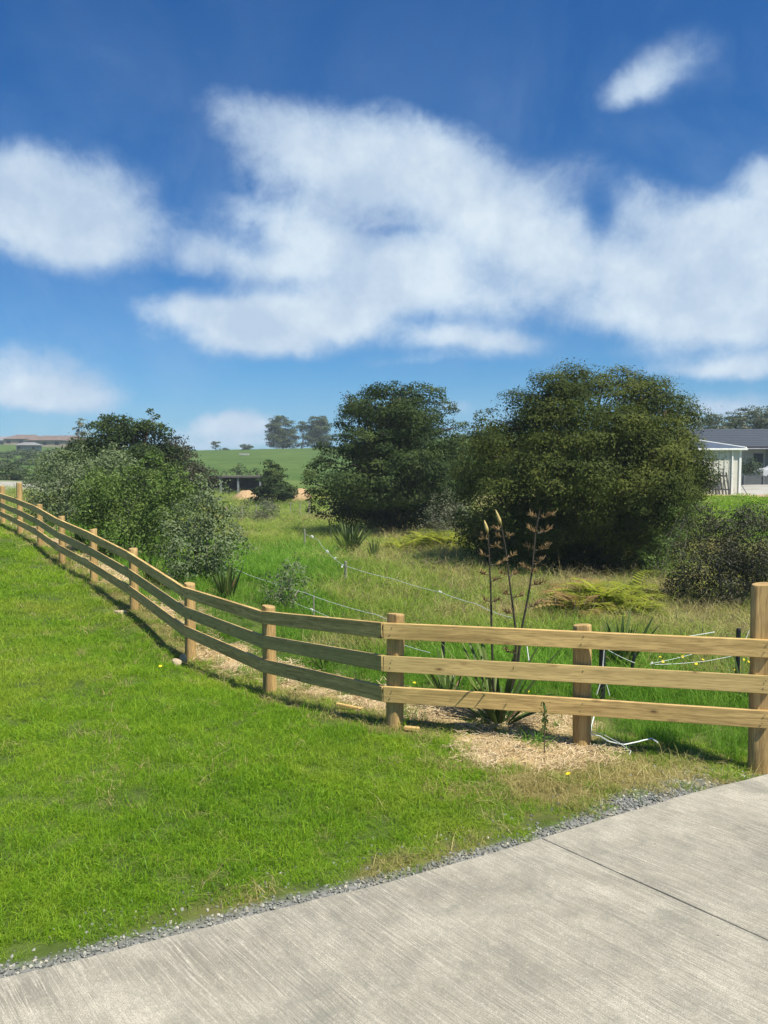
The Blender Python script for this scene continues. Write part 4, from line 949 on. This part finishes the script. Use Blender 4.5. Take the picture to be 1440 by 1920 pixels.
post(1130, 1205, 7.9, .035, BLK); post(831, 1186, 8.6, .020, BLK); post(1190, 1226, 8.6, .018, BLK, lean=-.1); post(1385, 1178, 8.6, .026, BLK)
post(648, 1052, 16, .028, GREYW, 'stake'); post(571, 992, 26, .03, GREYW, 'stake'); post(588, 1118, 12.2, .012, GREYW, 'stake'); post(850, 1240, 8.3, .007, WHT, 'stake')
line([(960,1158,10),(895,1133,12),(825,1110,13.2),(740,1086,14.6),(648,1061,16),(628,1047,18),(614,1034,20),(597,1012,24),(571,1000,26)], .008)
line([(1340,1185,8.6),(1130,1209,7.9),(1080,1206,8.0),(960,1198,8.3),(831,1193,8.6)], .007)
line([(806,1224,8.8),(698,1185,10.5),(588,1144,12.2),(555,1131,12.9),(440,1088,14.8)], .007)
line([(800,1186,9.6),(707,1153,11),(573,1112,12.6),(510,1092,13.4),(435,1064,15)], .007)
line([(1132,1214,7.85),(1190,1243,8.5)], .007); line([(1222,1244,8.6),(1300,1226,8.6),(1345,1212,8.6)], .006); line([(1228,1246,8.6),(1320,1240,8.6),(1385,1227,8.6),(1405,1182,8.7)], .006)
line([(1133,1212,7.84),(1131,1238,7.84),(1127,1275,7.83),(1119,1302,7.82)], .010); line([(1130,1240,7.84),(1134,1272,7.83),(1143,1304,7.82)], .008)
line([(1115,1338,7.3),(1109,1360,7.1),(1107,1376,6.85)], .013); line([(1145,1338,7.7),(1133,1360,7.5)], .005)
gy = lambda py, h=.11: (2.4 - h + .03) * FPX / (py - 870)
line([(a, b, gy(b)) for a, b in ((1107,1376),(1125,1380),(1142,1390),(1170,1396),(1185,1393),(1206,1388),(1222,1384),(1233,1392))], .012)
line([(a, b, gy(b, .12)) for a, b in ((1108,1371),(1130,1376),(1160,1392),(1183,1408),(1180,1415))], .005)
line([(988,1212,8.2),(992,1240,8.1),(996,1258,8.1),(992,1275,8.0)], .010)
for (px, py, Y) in ((825,1110,13.15),(628,1047,18),(614,1034,20),(586,1006,25),(642,1061,16),(1222,1244,8.6),(1133,1213,7.82),(585,1143,12.2)):
    c = W(px, py, Y); s = Y / 1450 * 2.2
    bm = bmesh.new()
    for k in range(5):
        v = Vector(rng.normal(0, 1, 3)).normalized() * s * 1.6; tube(bm, [c - v * .6, c + v * .3 + Vector((0, 0, s * .3)), c + v], s * .28, 4)
    me = bpy.data.meshes.new('tape_knot'); bm.to_mesh(me); bm.free(); link('tape_knot', me, WHT, ef)

# ------------------------------------------------------------------ batten fence across the far valley
bp = [(425,968,43),(455,972,44),(480,975,45),(510,978,46),(545,978,47),(580,976,48),(620,973,48),(680,972,48),(760,972,48)]
bf = empty('batten_fence', Vector((W(500,976,46).x, 46, Tz(W(500,976,46).x, 46))), 'low wire fence of slim pale battens crossing the far meadow', 'fence')
GB = plain('weathered_batten', (.30, .28, .21), .9, .25, 8); tops_ = []
Pts = [W(*p) for p in bp]; seg = []
for a, b in zip(Pts[:-1], Pts[1:]):
    nn_ = max(1, int((b - a).length / .72))
    for k in range(nn_): seg.append(a.lerp(b, k / nn_))
for i, q in enumerate(seg):
    z = Tz(q.x, q.y); h = .95 + .1 * rng.random(); lean = rng.normal() * .02
    me = bmm(lambda bm: box(bm, (0, 0, h / 2 - .05), (.05 if i % 6 else .10, .035, h), bev=.005)); o_ = link('batten', me, GB, bf, (q.x, q.y, z)); o_.rotation_euler = (rng.normal() * .03, lean, 0); tops_.append((q.x, q.y, z))
for hgt in (.85, .55, .25):
    bm = bmesh.new(); tube(bm, [(a[0], a[1] - .03, a[2] + hgt) for a in tops_], .005, 4); me = bpy.data.meshes.new('wire'); bm.to_mesh(me); bm.free(); link('wire', me, GREYW, bf)

# straw mounds
MND = material('straw_mound', lambda t, p, out: (t.put(p.inputs['Base Color'], t.mix(t.mapr(t.noise(t.node('ShaderNodeTexCoord').outputs['Object'], 9, 6, .7), .35, .65), (.28, .18, .085), (.50, .35, .19))),
      t.put(p.inputs['Normal'], t.bump(t.noise(t.node('ShaderNodeTexCoord').outputs['Object'], 14, 5, .7), .8, .05))))
def mound(px, py, Y, w_, d_, h, seed, label):
    b = W(px, py, Y); b.z = Tz(b.x, b.y) - .05
    def f(bm):
        N, M_ = 40, 12; rs = []
        for k in range(M_ + 1):
            u = k / M_; ring = []
            for q in range(N):
                a = 2 * math.pi * q / N; rr_ = (1 - u) * (1 + .12 * float(vnoise(math.cos(a) * 2 + 5, math.sin(a) * 2 + 5, 1, seed)))
                z = h * (1 - (1 - u) ** 2.2) * (1 + .25 * (float(vnoise(math.cos(a) * rr_ * 4 + 9, math.sin(a) * rr_ * 4 + 9, 1, seed)) - .5))
                ring.append(bm.verts.new((math.cos(a) * rr_ * w_, math.sin(a) * rr_ * d_, z)))
            rs.append(ring)
        for k in range(M_):
            for q in range(N): bm.faces.new((rs[k][q], rs[k][(q + 1) % N], rs[k + 1][(q + 1) % N], rs[k + 1][q]))
    me = bmm(f, smooth=True); o = link('straw_mound', me, MND, None, b); tag(o, label, 'mulch pile')
mound(462, 936, 59, 1.15, 1.3, .75, 1, 'low spread mound of pale wood mulch below the dark shelter wall')
mound(563, 935, 59, .95, 1.2, .85, 2, 'rounder mound of pale wood mulch right of the small conifer')
mound(1262, 1083, 18.5, .45, .4, .16, 4, 'small patch of pale mulch under the rounded tree at right')

# ------------------------------------------------------------------ far structures
DKC = plain('dark_concrete', (.045, .05, .05), .85, .3, 3); DKT = plain('dark_timber_edge', (.10, .09, .075), .8, .3, 3); GYC = plain('grey_post', (.20, .21, .21), .8, .2, 3)
b = W(440, 922, 66); b.z = Tz(b.x, b.y)
bk = empty('open_shelter', b, 'long low dark open shelter with flat roof below the green hill', 'shed')
def part(nm, mt, parent, boxes, bev=0, label=None):
    def f(bm):
        for c, s in boxes: box(bm, c, s, bev=bev)
    o = link(nm, bmm(f), mt); o.parent = parent
    if label: o['label'] = label
    return o
part('roof', DKT, bk, [((0, 0, 1.42), (5.6, 3, .14))], .01); part('wall', DKC, bk, [((0, .8, .66), (5.2, .15, 1.36))])
for xx in (-2.5, -.9, .55, 2.4): part('post', GYC, bk, [((xx, -1.3, .66), (.16, .16, 1.36))], .01)
tuf = [(W(450,893,70), .5)]
for i, (px, py, Y, h) in enumerate([(447,893,72,22),(468,893,72,12),(484,893,72,12),(425,893,72,12)]):
    shrub(['small round dark bush above the open shelter roof', 'small conical bush above the shelter, left of the conifer', 'small bush just left of the small conifer top', 'small bush at the left end above the shelter'][i], px, py, Y, [(px, py - h * .45, h * .45, h * .5)], FAR, leaf=.16, dens=4, per=40, csize=.4)
# trough on the hill
b = W(458, 857, 150); b.z = Tz(b.x, b.y)
tr_ = empty('water_trough', b, 'tiny pale water trough on the green hillside', 'trough'); part('basin', plain('pale_concrete', (.35, .36, .32)), tr_, [((0, 0, .15), (1.8, .9, .08)), ((0, .42, .2), (1.8, .08, .34)), ((0, -.42, .2), (1.8, .08, .34)), ((-.87, 0, .2), (.08, .9, .34)), ((.87, 0, .2), (.08, .9, .34))])

# pines and small trees on the crest
def pine(label, px, pyb, pyt, Y, lobes, name='pine_tree', mat=FAR, tr=.3, dens=1.2, csize=1.1, leaf=.4, **kw):
    kk = dict(flat=.35, inner=.35, ragged=.12, aspect=.35); kk.update(kw)
    return tree(name, label, 'tree', px, pyb, Y, lobes, mat, BARK, tr, 6, dens=dens, per=70, csize=csize, leaf=leaf, **kk)
pine('broad dark pine tree on the hill crest, left of the slim pine', 530, 842, 780, 200, [(527,800,20,16),(520,818,16,14),(540,820,15,14),(525,832,18,8),(545,835,12,6),(527,788,14,7)])
pine('slim tall pine tree with a small high crown on the hill crest', 565, 838, 785, 200, [(565,796,10,7),(570,806,7,4),(561,803,6,3)], tr=.22, dens=.8, csize=.9)
pine('dark pine tree on the crest just left of the big layered tree', 598, 842, 778, 200, [(598,788,14,9),(597,803,20,10),(592,820,22,9),(606,825,16,8),(596,832,26,7)])
pine('small lone tree with an open crown on the hill crest', 406, 846, 825, 200, [(406,831,6,4),(402,839,6,2.5),(409,837,4,3)], name='small_tree', tr=.15, csize=.6, dens=2, leaf=.3)
pine('low bushy tree on the hill crest between the lone tree and pines', 462, 845, 832, 200, [(462,838,9,5),(458,841,6,3)], name='small_tree', tr=.12, csize=.6, dens=2.2, leaf=.3)
pine('small low bush right beside the lone crest tree', 420, 846, 838, 200, [(420,843,7,3)], name='bush', tr=.1, csize=.5, dens=3, leaf=.3)
pine('tall sparse gum tree behind the far left shrubs', 150, 905, 785, 70, [(150,793,8,7),(146,806,6,5),(152,815,7,6),(149,830,9,6)], name='gum_tree', mat=GUM, tr=.14, dens=2.2, csize=.5, leaf=.22)
pine('pale spreading gum tree left of the dark conifer', 166, 905, 808, 70, [(166,815,12,8),(160,828,12,8),(172,835,14,9)], name='gum_tree', mat=GUM, tr=.14, dens=3, csize=.6, leaf=.22)
for i, (px, py, Y, rx, ry, nm) in enumerate([(25,893,70,24,20,'round dark tree standing at the far left edge'),(60,900,66,18,12,'dark hedge bush above the gravel yard at the left'),(100,880,90,30,18,'dark spreading tree behind the left shrubs'),
        (8,875,110,20,14,'dark tree cut by the left edge of the frame'),(130,868,110,30,14,'dark tree in front of the distant brown roofs'),(75,855,140,28,10,'low dark tree below the distant long roof'),(190,862,100,26,14,'dark tree touching the left side of the dark conifer'),
        (82,832,260,10,9,'small rounded tree on the skyline between distant roofs'),(45,868,120,20,10,'dark low tree left of the distant brown house'),(112,852,150,22,9,'dark tree partly hiding the brown roofed distant house'),(30,852,160,22,8,'dark low tree in front of the long grey roofed building'),
        (140,850,160,18,9,'dark tree in front of the small distant house by the conifer'),(5,858,150,18,9,'dark tree at the left edge just under the long roof'),(85,905,60,26,16,'dark hedge bush just beyond the tall left fence post')]):
    pine(nm, px, py + ry * .55, py - ry, Y, [(px, py - ry * .3, rx * 1.0, ry * .8), (px - rx * .6, py - ry * .1, rx * .6, ry * .6), (px + rx * .6, py, rx * .6, ry * .6)], name='dark_tree', dens=3.0 if Y < 80 else 1.5, csize=.55 * Y / 70, leaf=.2 * Y / 70, tr=.12)
# tree line behind the house at the right
for i in range(13):
    px = 1302 + i * 15 + rng.normal() * 3; h = 22 + 7 * rng.random() + (12 if px > 1395 else 0) + (8 if px > 1440 else 0)
    pine('tall bushy tree in the belt of trees behind the grey roofed house', px, 850, 806 - h, 86 + (i % 3) * 3, [(px, 800 - h * .45, 11, h * .5), (px + 5, 806 - h * .2, 12, h * .35), (px, 812, 14, 14)], name='shelter_tree', mat=FAR if i % 3 else GUM, dens=2.2, csize=.7, leaf=.24, tr=.15).__setitem__('group', 'trees in the belt behind the grey roofed house')

# distant houses on the left skyline
RB = plain('brown_roof', (.16, .12, .10), .8, .2, .5); RG = plain('grey_roof', (.20, .20, .20), .8, .2, .5); WB = plain('tan_wall', (.30, .25, .18), .9, .15, .5); WG = plain('grey_wall', (.28, .28, .27), .9, .15, .5); GLS = plain('dark_glass', (.02, .025, .03), .15, .2, 1)
def house(label, px, py, Y, w_, h, dpt, rh, rm, wm, nw=3, name='house'):
    b = W(px, py, Y); b.z = Tz(b.x, b.y) - .2; r = empty(name, b, label, 'house')
    part('wall', wm, r, [((0, 0, h / 2), (w_, dpt, h))])
    def rf(bm):
        e = .5; v = [bm.verts.new(c) for c in ((-w_/2-e, -dpt/2-e, h), (w_/2+e, -dpt/2-e, h), (w_/2+e, dpt/2+e, h), (-w_/2-e, dpt/2+e, h), (-w_/2+dpt*.35, 0, h+rh), (w_/2-dpt*.35, 0, h+rh))]
        for f in ((0,1,5,4),(1,2,5),(2,3,4,5),(3,0,4),(3,2,1,0)): bm.faces.new([v[i] for i in f])
    o = link('roof', bmm(rf), rm); o.parent = r
    for k in range(nw): part('window', GLS, r, [((-w_ * .36 + k * w_ * .72 / max(1, nw - 1), -dpt / 2 - .02, h * .55), (w_ * .12, .06, h * .4))])
    return r
house('long grey roofed building at the far left skyline', 15, 839, 290, 20, 2.2, 9, 1.6, RG, WG, 5)
house('low distant house with brown roof next to the long building', 50, 840, 270, 12, 2.2, 8, 1.6, RB, WB, 3)
house('wide tan distant house with brown hip roof below the skyline tree', 95, 843, 230, 10, 2.0, 8, 1.5, RB, WB, 3)
house('small distant house nearest the dark conifer on the skyline', 128, 838, 280, 12, 2.4, 8, 1.6, RB, WG, 3)
house('little grey shed amid dark trees below the distant houses', 55, 853, 180, 4.5, 1.6, 3, .7, RG, WG, 2, 'garden_shed')

# ------------------------------------------------------------------ white shed at the right
def ribbed(c1, c2):
    def f(t, p, out):
        o = t.node('ShaderNodeTexCoord').outputs['Object']; n = t.noise(o, 1.5, 4, .6); t.put(p.inputs['Base Color'], t.mix(n, c1, c2)); p.inputs['Roughness'].default_value = .5
    return f
CREAM = material('cream_cladding', ribbed((.58, .56, .48), (.68, .66, .57))); TRIM = plain('white_trim', (.82, .82, .78), .5, .05); SLATE = plain('slate_metal_roof', (.075, .095, .125), .45, .15, 2)
S0 = W(1387, 929, 44); sg = Tz(S0.x, S0.y)
shed = empty('metal_shed', (S0.x, S0.y, sg), 'cream ribbed metal shed with dark pitched roof beside the rounded tree', 'shed')
WL, DP, HH = 5.6, 5.0, 2.62      # front wall runs to the left of its right corner
def wallm(bm):
    box(bm, (-WL / 2, DP / 2 + .0, HH / 2), (WL, DP, HH))
part('wall', CREAM, shed, [((-WL / 2, DP / 2, HH / 2), (WL, DP, HH))])
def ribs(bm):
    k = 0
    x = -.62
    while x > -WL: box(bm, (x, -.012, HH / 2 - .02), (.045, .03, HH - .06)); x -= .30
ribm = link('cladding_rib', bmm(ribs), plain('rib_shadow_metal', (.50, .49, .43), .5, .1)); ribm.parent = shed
part('corner_trim', TRIM, shed, [((-.04, -.03, HH / 2), (.12, .06, HH))]); part('downpipe', TRIM, shed, [((-.50, -.06, HH / 2 - .05), (.07, .07, HH - .1))])
part('gutter', TRIM, shed, [((-WL / 2 + .05, -.16, HH + .0), (WL + .5, .15, .12))], .02)
def srf(bm):
    e = .25; z0 = HH + .06; v = [bm.verts.new(c) for c in ((-WL - e, -.14, z0), (e, -.14, z0), (e, DP + .2, z0), (-WL - e, DP + .2, z0), (-WL + 1.6, DP * .5, z0 + .62), (-2.1, DP * .5, z0 + .62))]
    for f in ((0,1,5,4),(1,2,5),(2,3,4,5),(3,0,4),(3,2,1,0)): bm.faces.new([v[i] for i in f])
o = link('roof', bmm(srf), SLATE); o.parent = shed
def ridge(bm):
    tube(bm, [(-WL + 1.6, DP * .5, HH + .70), (-2.1, DP * .5, HH + .70)], .05, 6); tube(bm, [(-2.1, DP * .5, HH + .70), (.25, -.14, HH + .09)], .045, 6)
o = link('ridge_cap', bmm(ridge), TRIM); o.parent = shed
# dark pickets leaning on the shed
lp = empty('leaning_palings', (S0.x - .75, S0.y - .45, sg), 'row of dark palings on two rails leaning against the cream shed', 'fence panel')
DKP = plain('dark_paling', (.05, .052, .05), .8, .3, 8)
for i in range(12):
    hh = 1.32 - .012 * i + .03 * rng.random(); xx = -.02 - i * .185
    o = part('paling', DKP, lp, [((0, 0, hh / 2), (.075, .03, hh))]); o.location = (xx, 0, 0); o.rotation_euler = (-.2, -.10 + rng.normal() * .01, 0)
for z in (.35, 1.12):
    o = part('rail', DKP, lp, [((-1.1, 0, 0), (2.35, .04, .07))]); o.location = (-.02 - z * .10, z * .2 + .035, z); o.rotation_euler = (-.2, .02, 0)
# stay by the corner
o = link('leaning_bar', bmm(lambda bm: tube(bm, [(0, 0, 0), (-.32, .15, .62)], .02, 6)), DKP, None, (S0.x + .38, S0.y - .2, Tz(S0.x + .38, S0.y - .2))); tag(o, 'thin dark bar leaning against the right corner of the cream shed', 'bar')
# soil strip in front of the shed
bs = W(1360, 934, 43); 
def strip(bm):
    n = 26; top = []
    for k in range(n + 1):
        x_ = S0.x - 6 + 9 * k / n
        for y_ in (-1.5, -.9, -.05): bm.verts.new((x_, S0.y + y_ + .12 * math.sin(k * 1.9), Tz(x_, S0.y + y_) + (.10 if y_ == -.9 else (.0 if y_ == -1.5 else .05))))
    bm.verts.ensure_lookup_table()
    for k in range(n):
        for j in range(2): a = k * 3 + j; bm.faces.new((bm.verts[a], bm.verts[a + 3], bm.verts[a + 4], bm.verts[a + 1]))
tag(link('soil_strip', bmm(strip, smooth=True), plain('dry_soil', (.33, .24, .15), .95, .3, 3, bump=.5)), kind='structure')

# ------------------------------------------------------------------ dark roofed house behind
def tiles(t, p, out):
    o = t.node('ShaderNodeTexCoord').outputs['Object']; br = t.node('ShaderNodeTexWave', wave_type='BANDS', bands_direction='Z'); br.inputs['Scale'].default_value = 1.9; t.put(br.inputs[0], o)
    n = t.noise(o, 3, 4, .6); c = t.mix(t.mapr(br.outputs['Fac'], .0, .35), (.020, .024, .030), t.mix(n, (.040, .050, .062), (.065, .078, .092)))
    t.put(p.inputs['Base Color'], c); p.inputs['Roughness'].default_value = .6; t.put(p.inputs['Normal'], t.bump(br.outputs['Fac'], .6, .05))
H0 = W(1385, 902, 64); hz = Tz(H0.x, H0.y)
hs = empty('grey_house', (H0.x, H0.y, hz), 'single storey grey house with a wide dark tiled roof behind the cream shed', 'house')
HG = plain('grey_render', (.20, .21, .21), .85, .15, 2); WHW = plain('pale_render', (.36, .36, .33), .85, .1, 2)
ez = (W(1385, 838, 64).z - hz)
part('wall', HG, hs, [((2, 4, ez / 2), (18, 7, ez))]); part('pale_wall_panel', WHW, hs, [((1.15, .44, ez / 2), (2.4, .1, ez - .1))])
part('doorway', GLS, hs, [((-.8, .46, ez * .45), (1.3, .12, ez * .86))]); w_ = part('window', GLS, hs, [((1.75, .36, ez * .66), (.75, .1, .8))])
part('post', plain('dark_post', (.04, .042, .045)), hs, [((2.75, -.3, ez / 2), (.3, .25, ez))])
rz_ = W(1385, 805, 66).z - hz
def hr(bm):
    v = [bm.verts.new(c) for c in ((-5.5, -.7, ez), (12, -.7, ez), (12, 8.7, ez), (-7.5, 8.7, ez), (-5.2, 4, rz_ + .12), (9, 4, rz_ + .12))]
    for f in ((0,1,5,4),(1,2,5),(2,3,4,5),(3,0,4),(3,2,1,0)): bm.faces.new([v[i] for i in f])
o = link('roof', bmm(hr), material('roof_tiles', tiles)); o.parent = hs
part('fascia', plain('dark_fascia', (.035, .037, .042)), hs, [((3.3, -.78, ez - .08), (17.6, .06, .24))])
part('gutter', plain('pale_gutter', (.45, .47, .5)), hs, [((3.3, -.88, ez - .16), (17.6, .10, .06))], .01)
# garden wall, shrubs, car
g0 = W(1385, 903, 56); gz = Tz(g0.x, g0.y)
gw = empty('garden_wall', (g0.x, g0.y, gz), 'low dark grey wall along the gravel in front of the grey house', 'wall')
part('wall_panel', plain('charcoal_wall', (.085, .095, .095), .8, .15, 2), gw, [((2.4, 0, .33), (5.2, .12, .68))])
for xx in (.35, 1.75, 3.2, 4.6): part('post', plain('wall_post', (.12, .13, .13), .8), gw, [((xx, -.09, .35), (.1, .08, .72))])
shrub('leafy green garden shrub between the cream shed and the parked car', 1405, 893, 59, [(1398,876,12,11),(1412,878,11,10),(1404,868,9,8)], FAR, leaf=.13, dens=9, per=36, csize=.3)
c0 = W(1466, 900, 60); cz_ = Tz(c0.x, c0.y)
car = empty('parked_car', (c0.x, c0.y, cz_), 'pale parked car half outside the right edge beyond the dark wall', 'car')
PNT = plain('silver_paint', (.5, .52, .53), .3, .05); 
def body(bm):
    prof = [(-1.9, .35), (-1.95, .75), (-1.75, .98), (-.95, 1.10), (-.35, 1.50), (1.0, 1.52), (1.75, 1.10), (2.1, 1.0), (2.1, .35)]
    L_ = [bm.verts.new((x, -.85, z)) for x, z in prof]; R_ = [bm.verts.new((x, .85, z)) for x, z in prof]; bm.faces.new(L_); bm.faces.new(R_[::-1])
    for i in range(len(prof)): j = (i + 1) % len(prof); bm.faces.new((L_[i], R_[i], R_[j], L_[j]))
o = link('body', bmm(body), PNT); o.parent = car; md = o.modifiers.new('bevel', 'BEVEL'); md.width = .07; md.segments = 3
part('side_window', GLS, car, [((.3, -.86, 1.28), (1.5, .04, .3))], .01)
for xx in (-1.25, 1.35):
    o = link('wheel', bmm(lambda bm: bmesh.ops.create_cone(bm, cap_ends=True, segments=24, radius1=.34, radius2=.34, depth=.22, matrix=Matrix.Rotation(math.pi / 2, 4, 'X'))), plain('tyre', (.02, .02, .02))); o.parent = car; o.location = (xx, -.80, .34)
    q = link('rim', bmm(lambda bm: bmesh.ops.create_cone(bm, cap_ends=True, segments=20, radius1=.2, radius2=.2, depth=.02, matrix=Matrix.Rotation(math.pi / 2, 4, 'X'))), plain('alloy', (.4, .4, .42), .35)); q.parent = o; q.location = (0, -.115, 0)

# ------------------------------------------------------------------ air
HZ = bpy.data.materials.new('haze'); HZ.use_nodes = True; ht = NT(HZ.node_tree); ht.n.clear(); ho = ht.node('ShaderNodeOutputMaterial'); hv = ht.node('ShaderNodeVolumePrincipled')
hv.inputs['Color'].default_value = (.80, .90, 1, 1); hv.inputs['Density'].default_value = .0006; ht.l.new(hv.outputs[0], ho.inputs['Volume'])
tag(link('haze', bmm(lambda bm: box(bm, (0, 190, 9), (640, 480, 44))), HZ), kind='stuff')
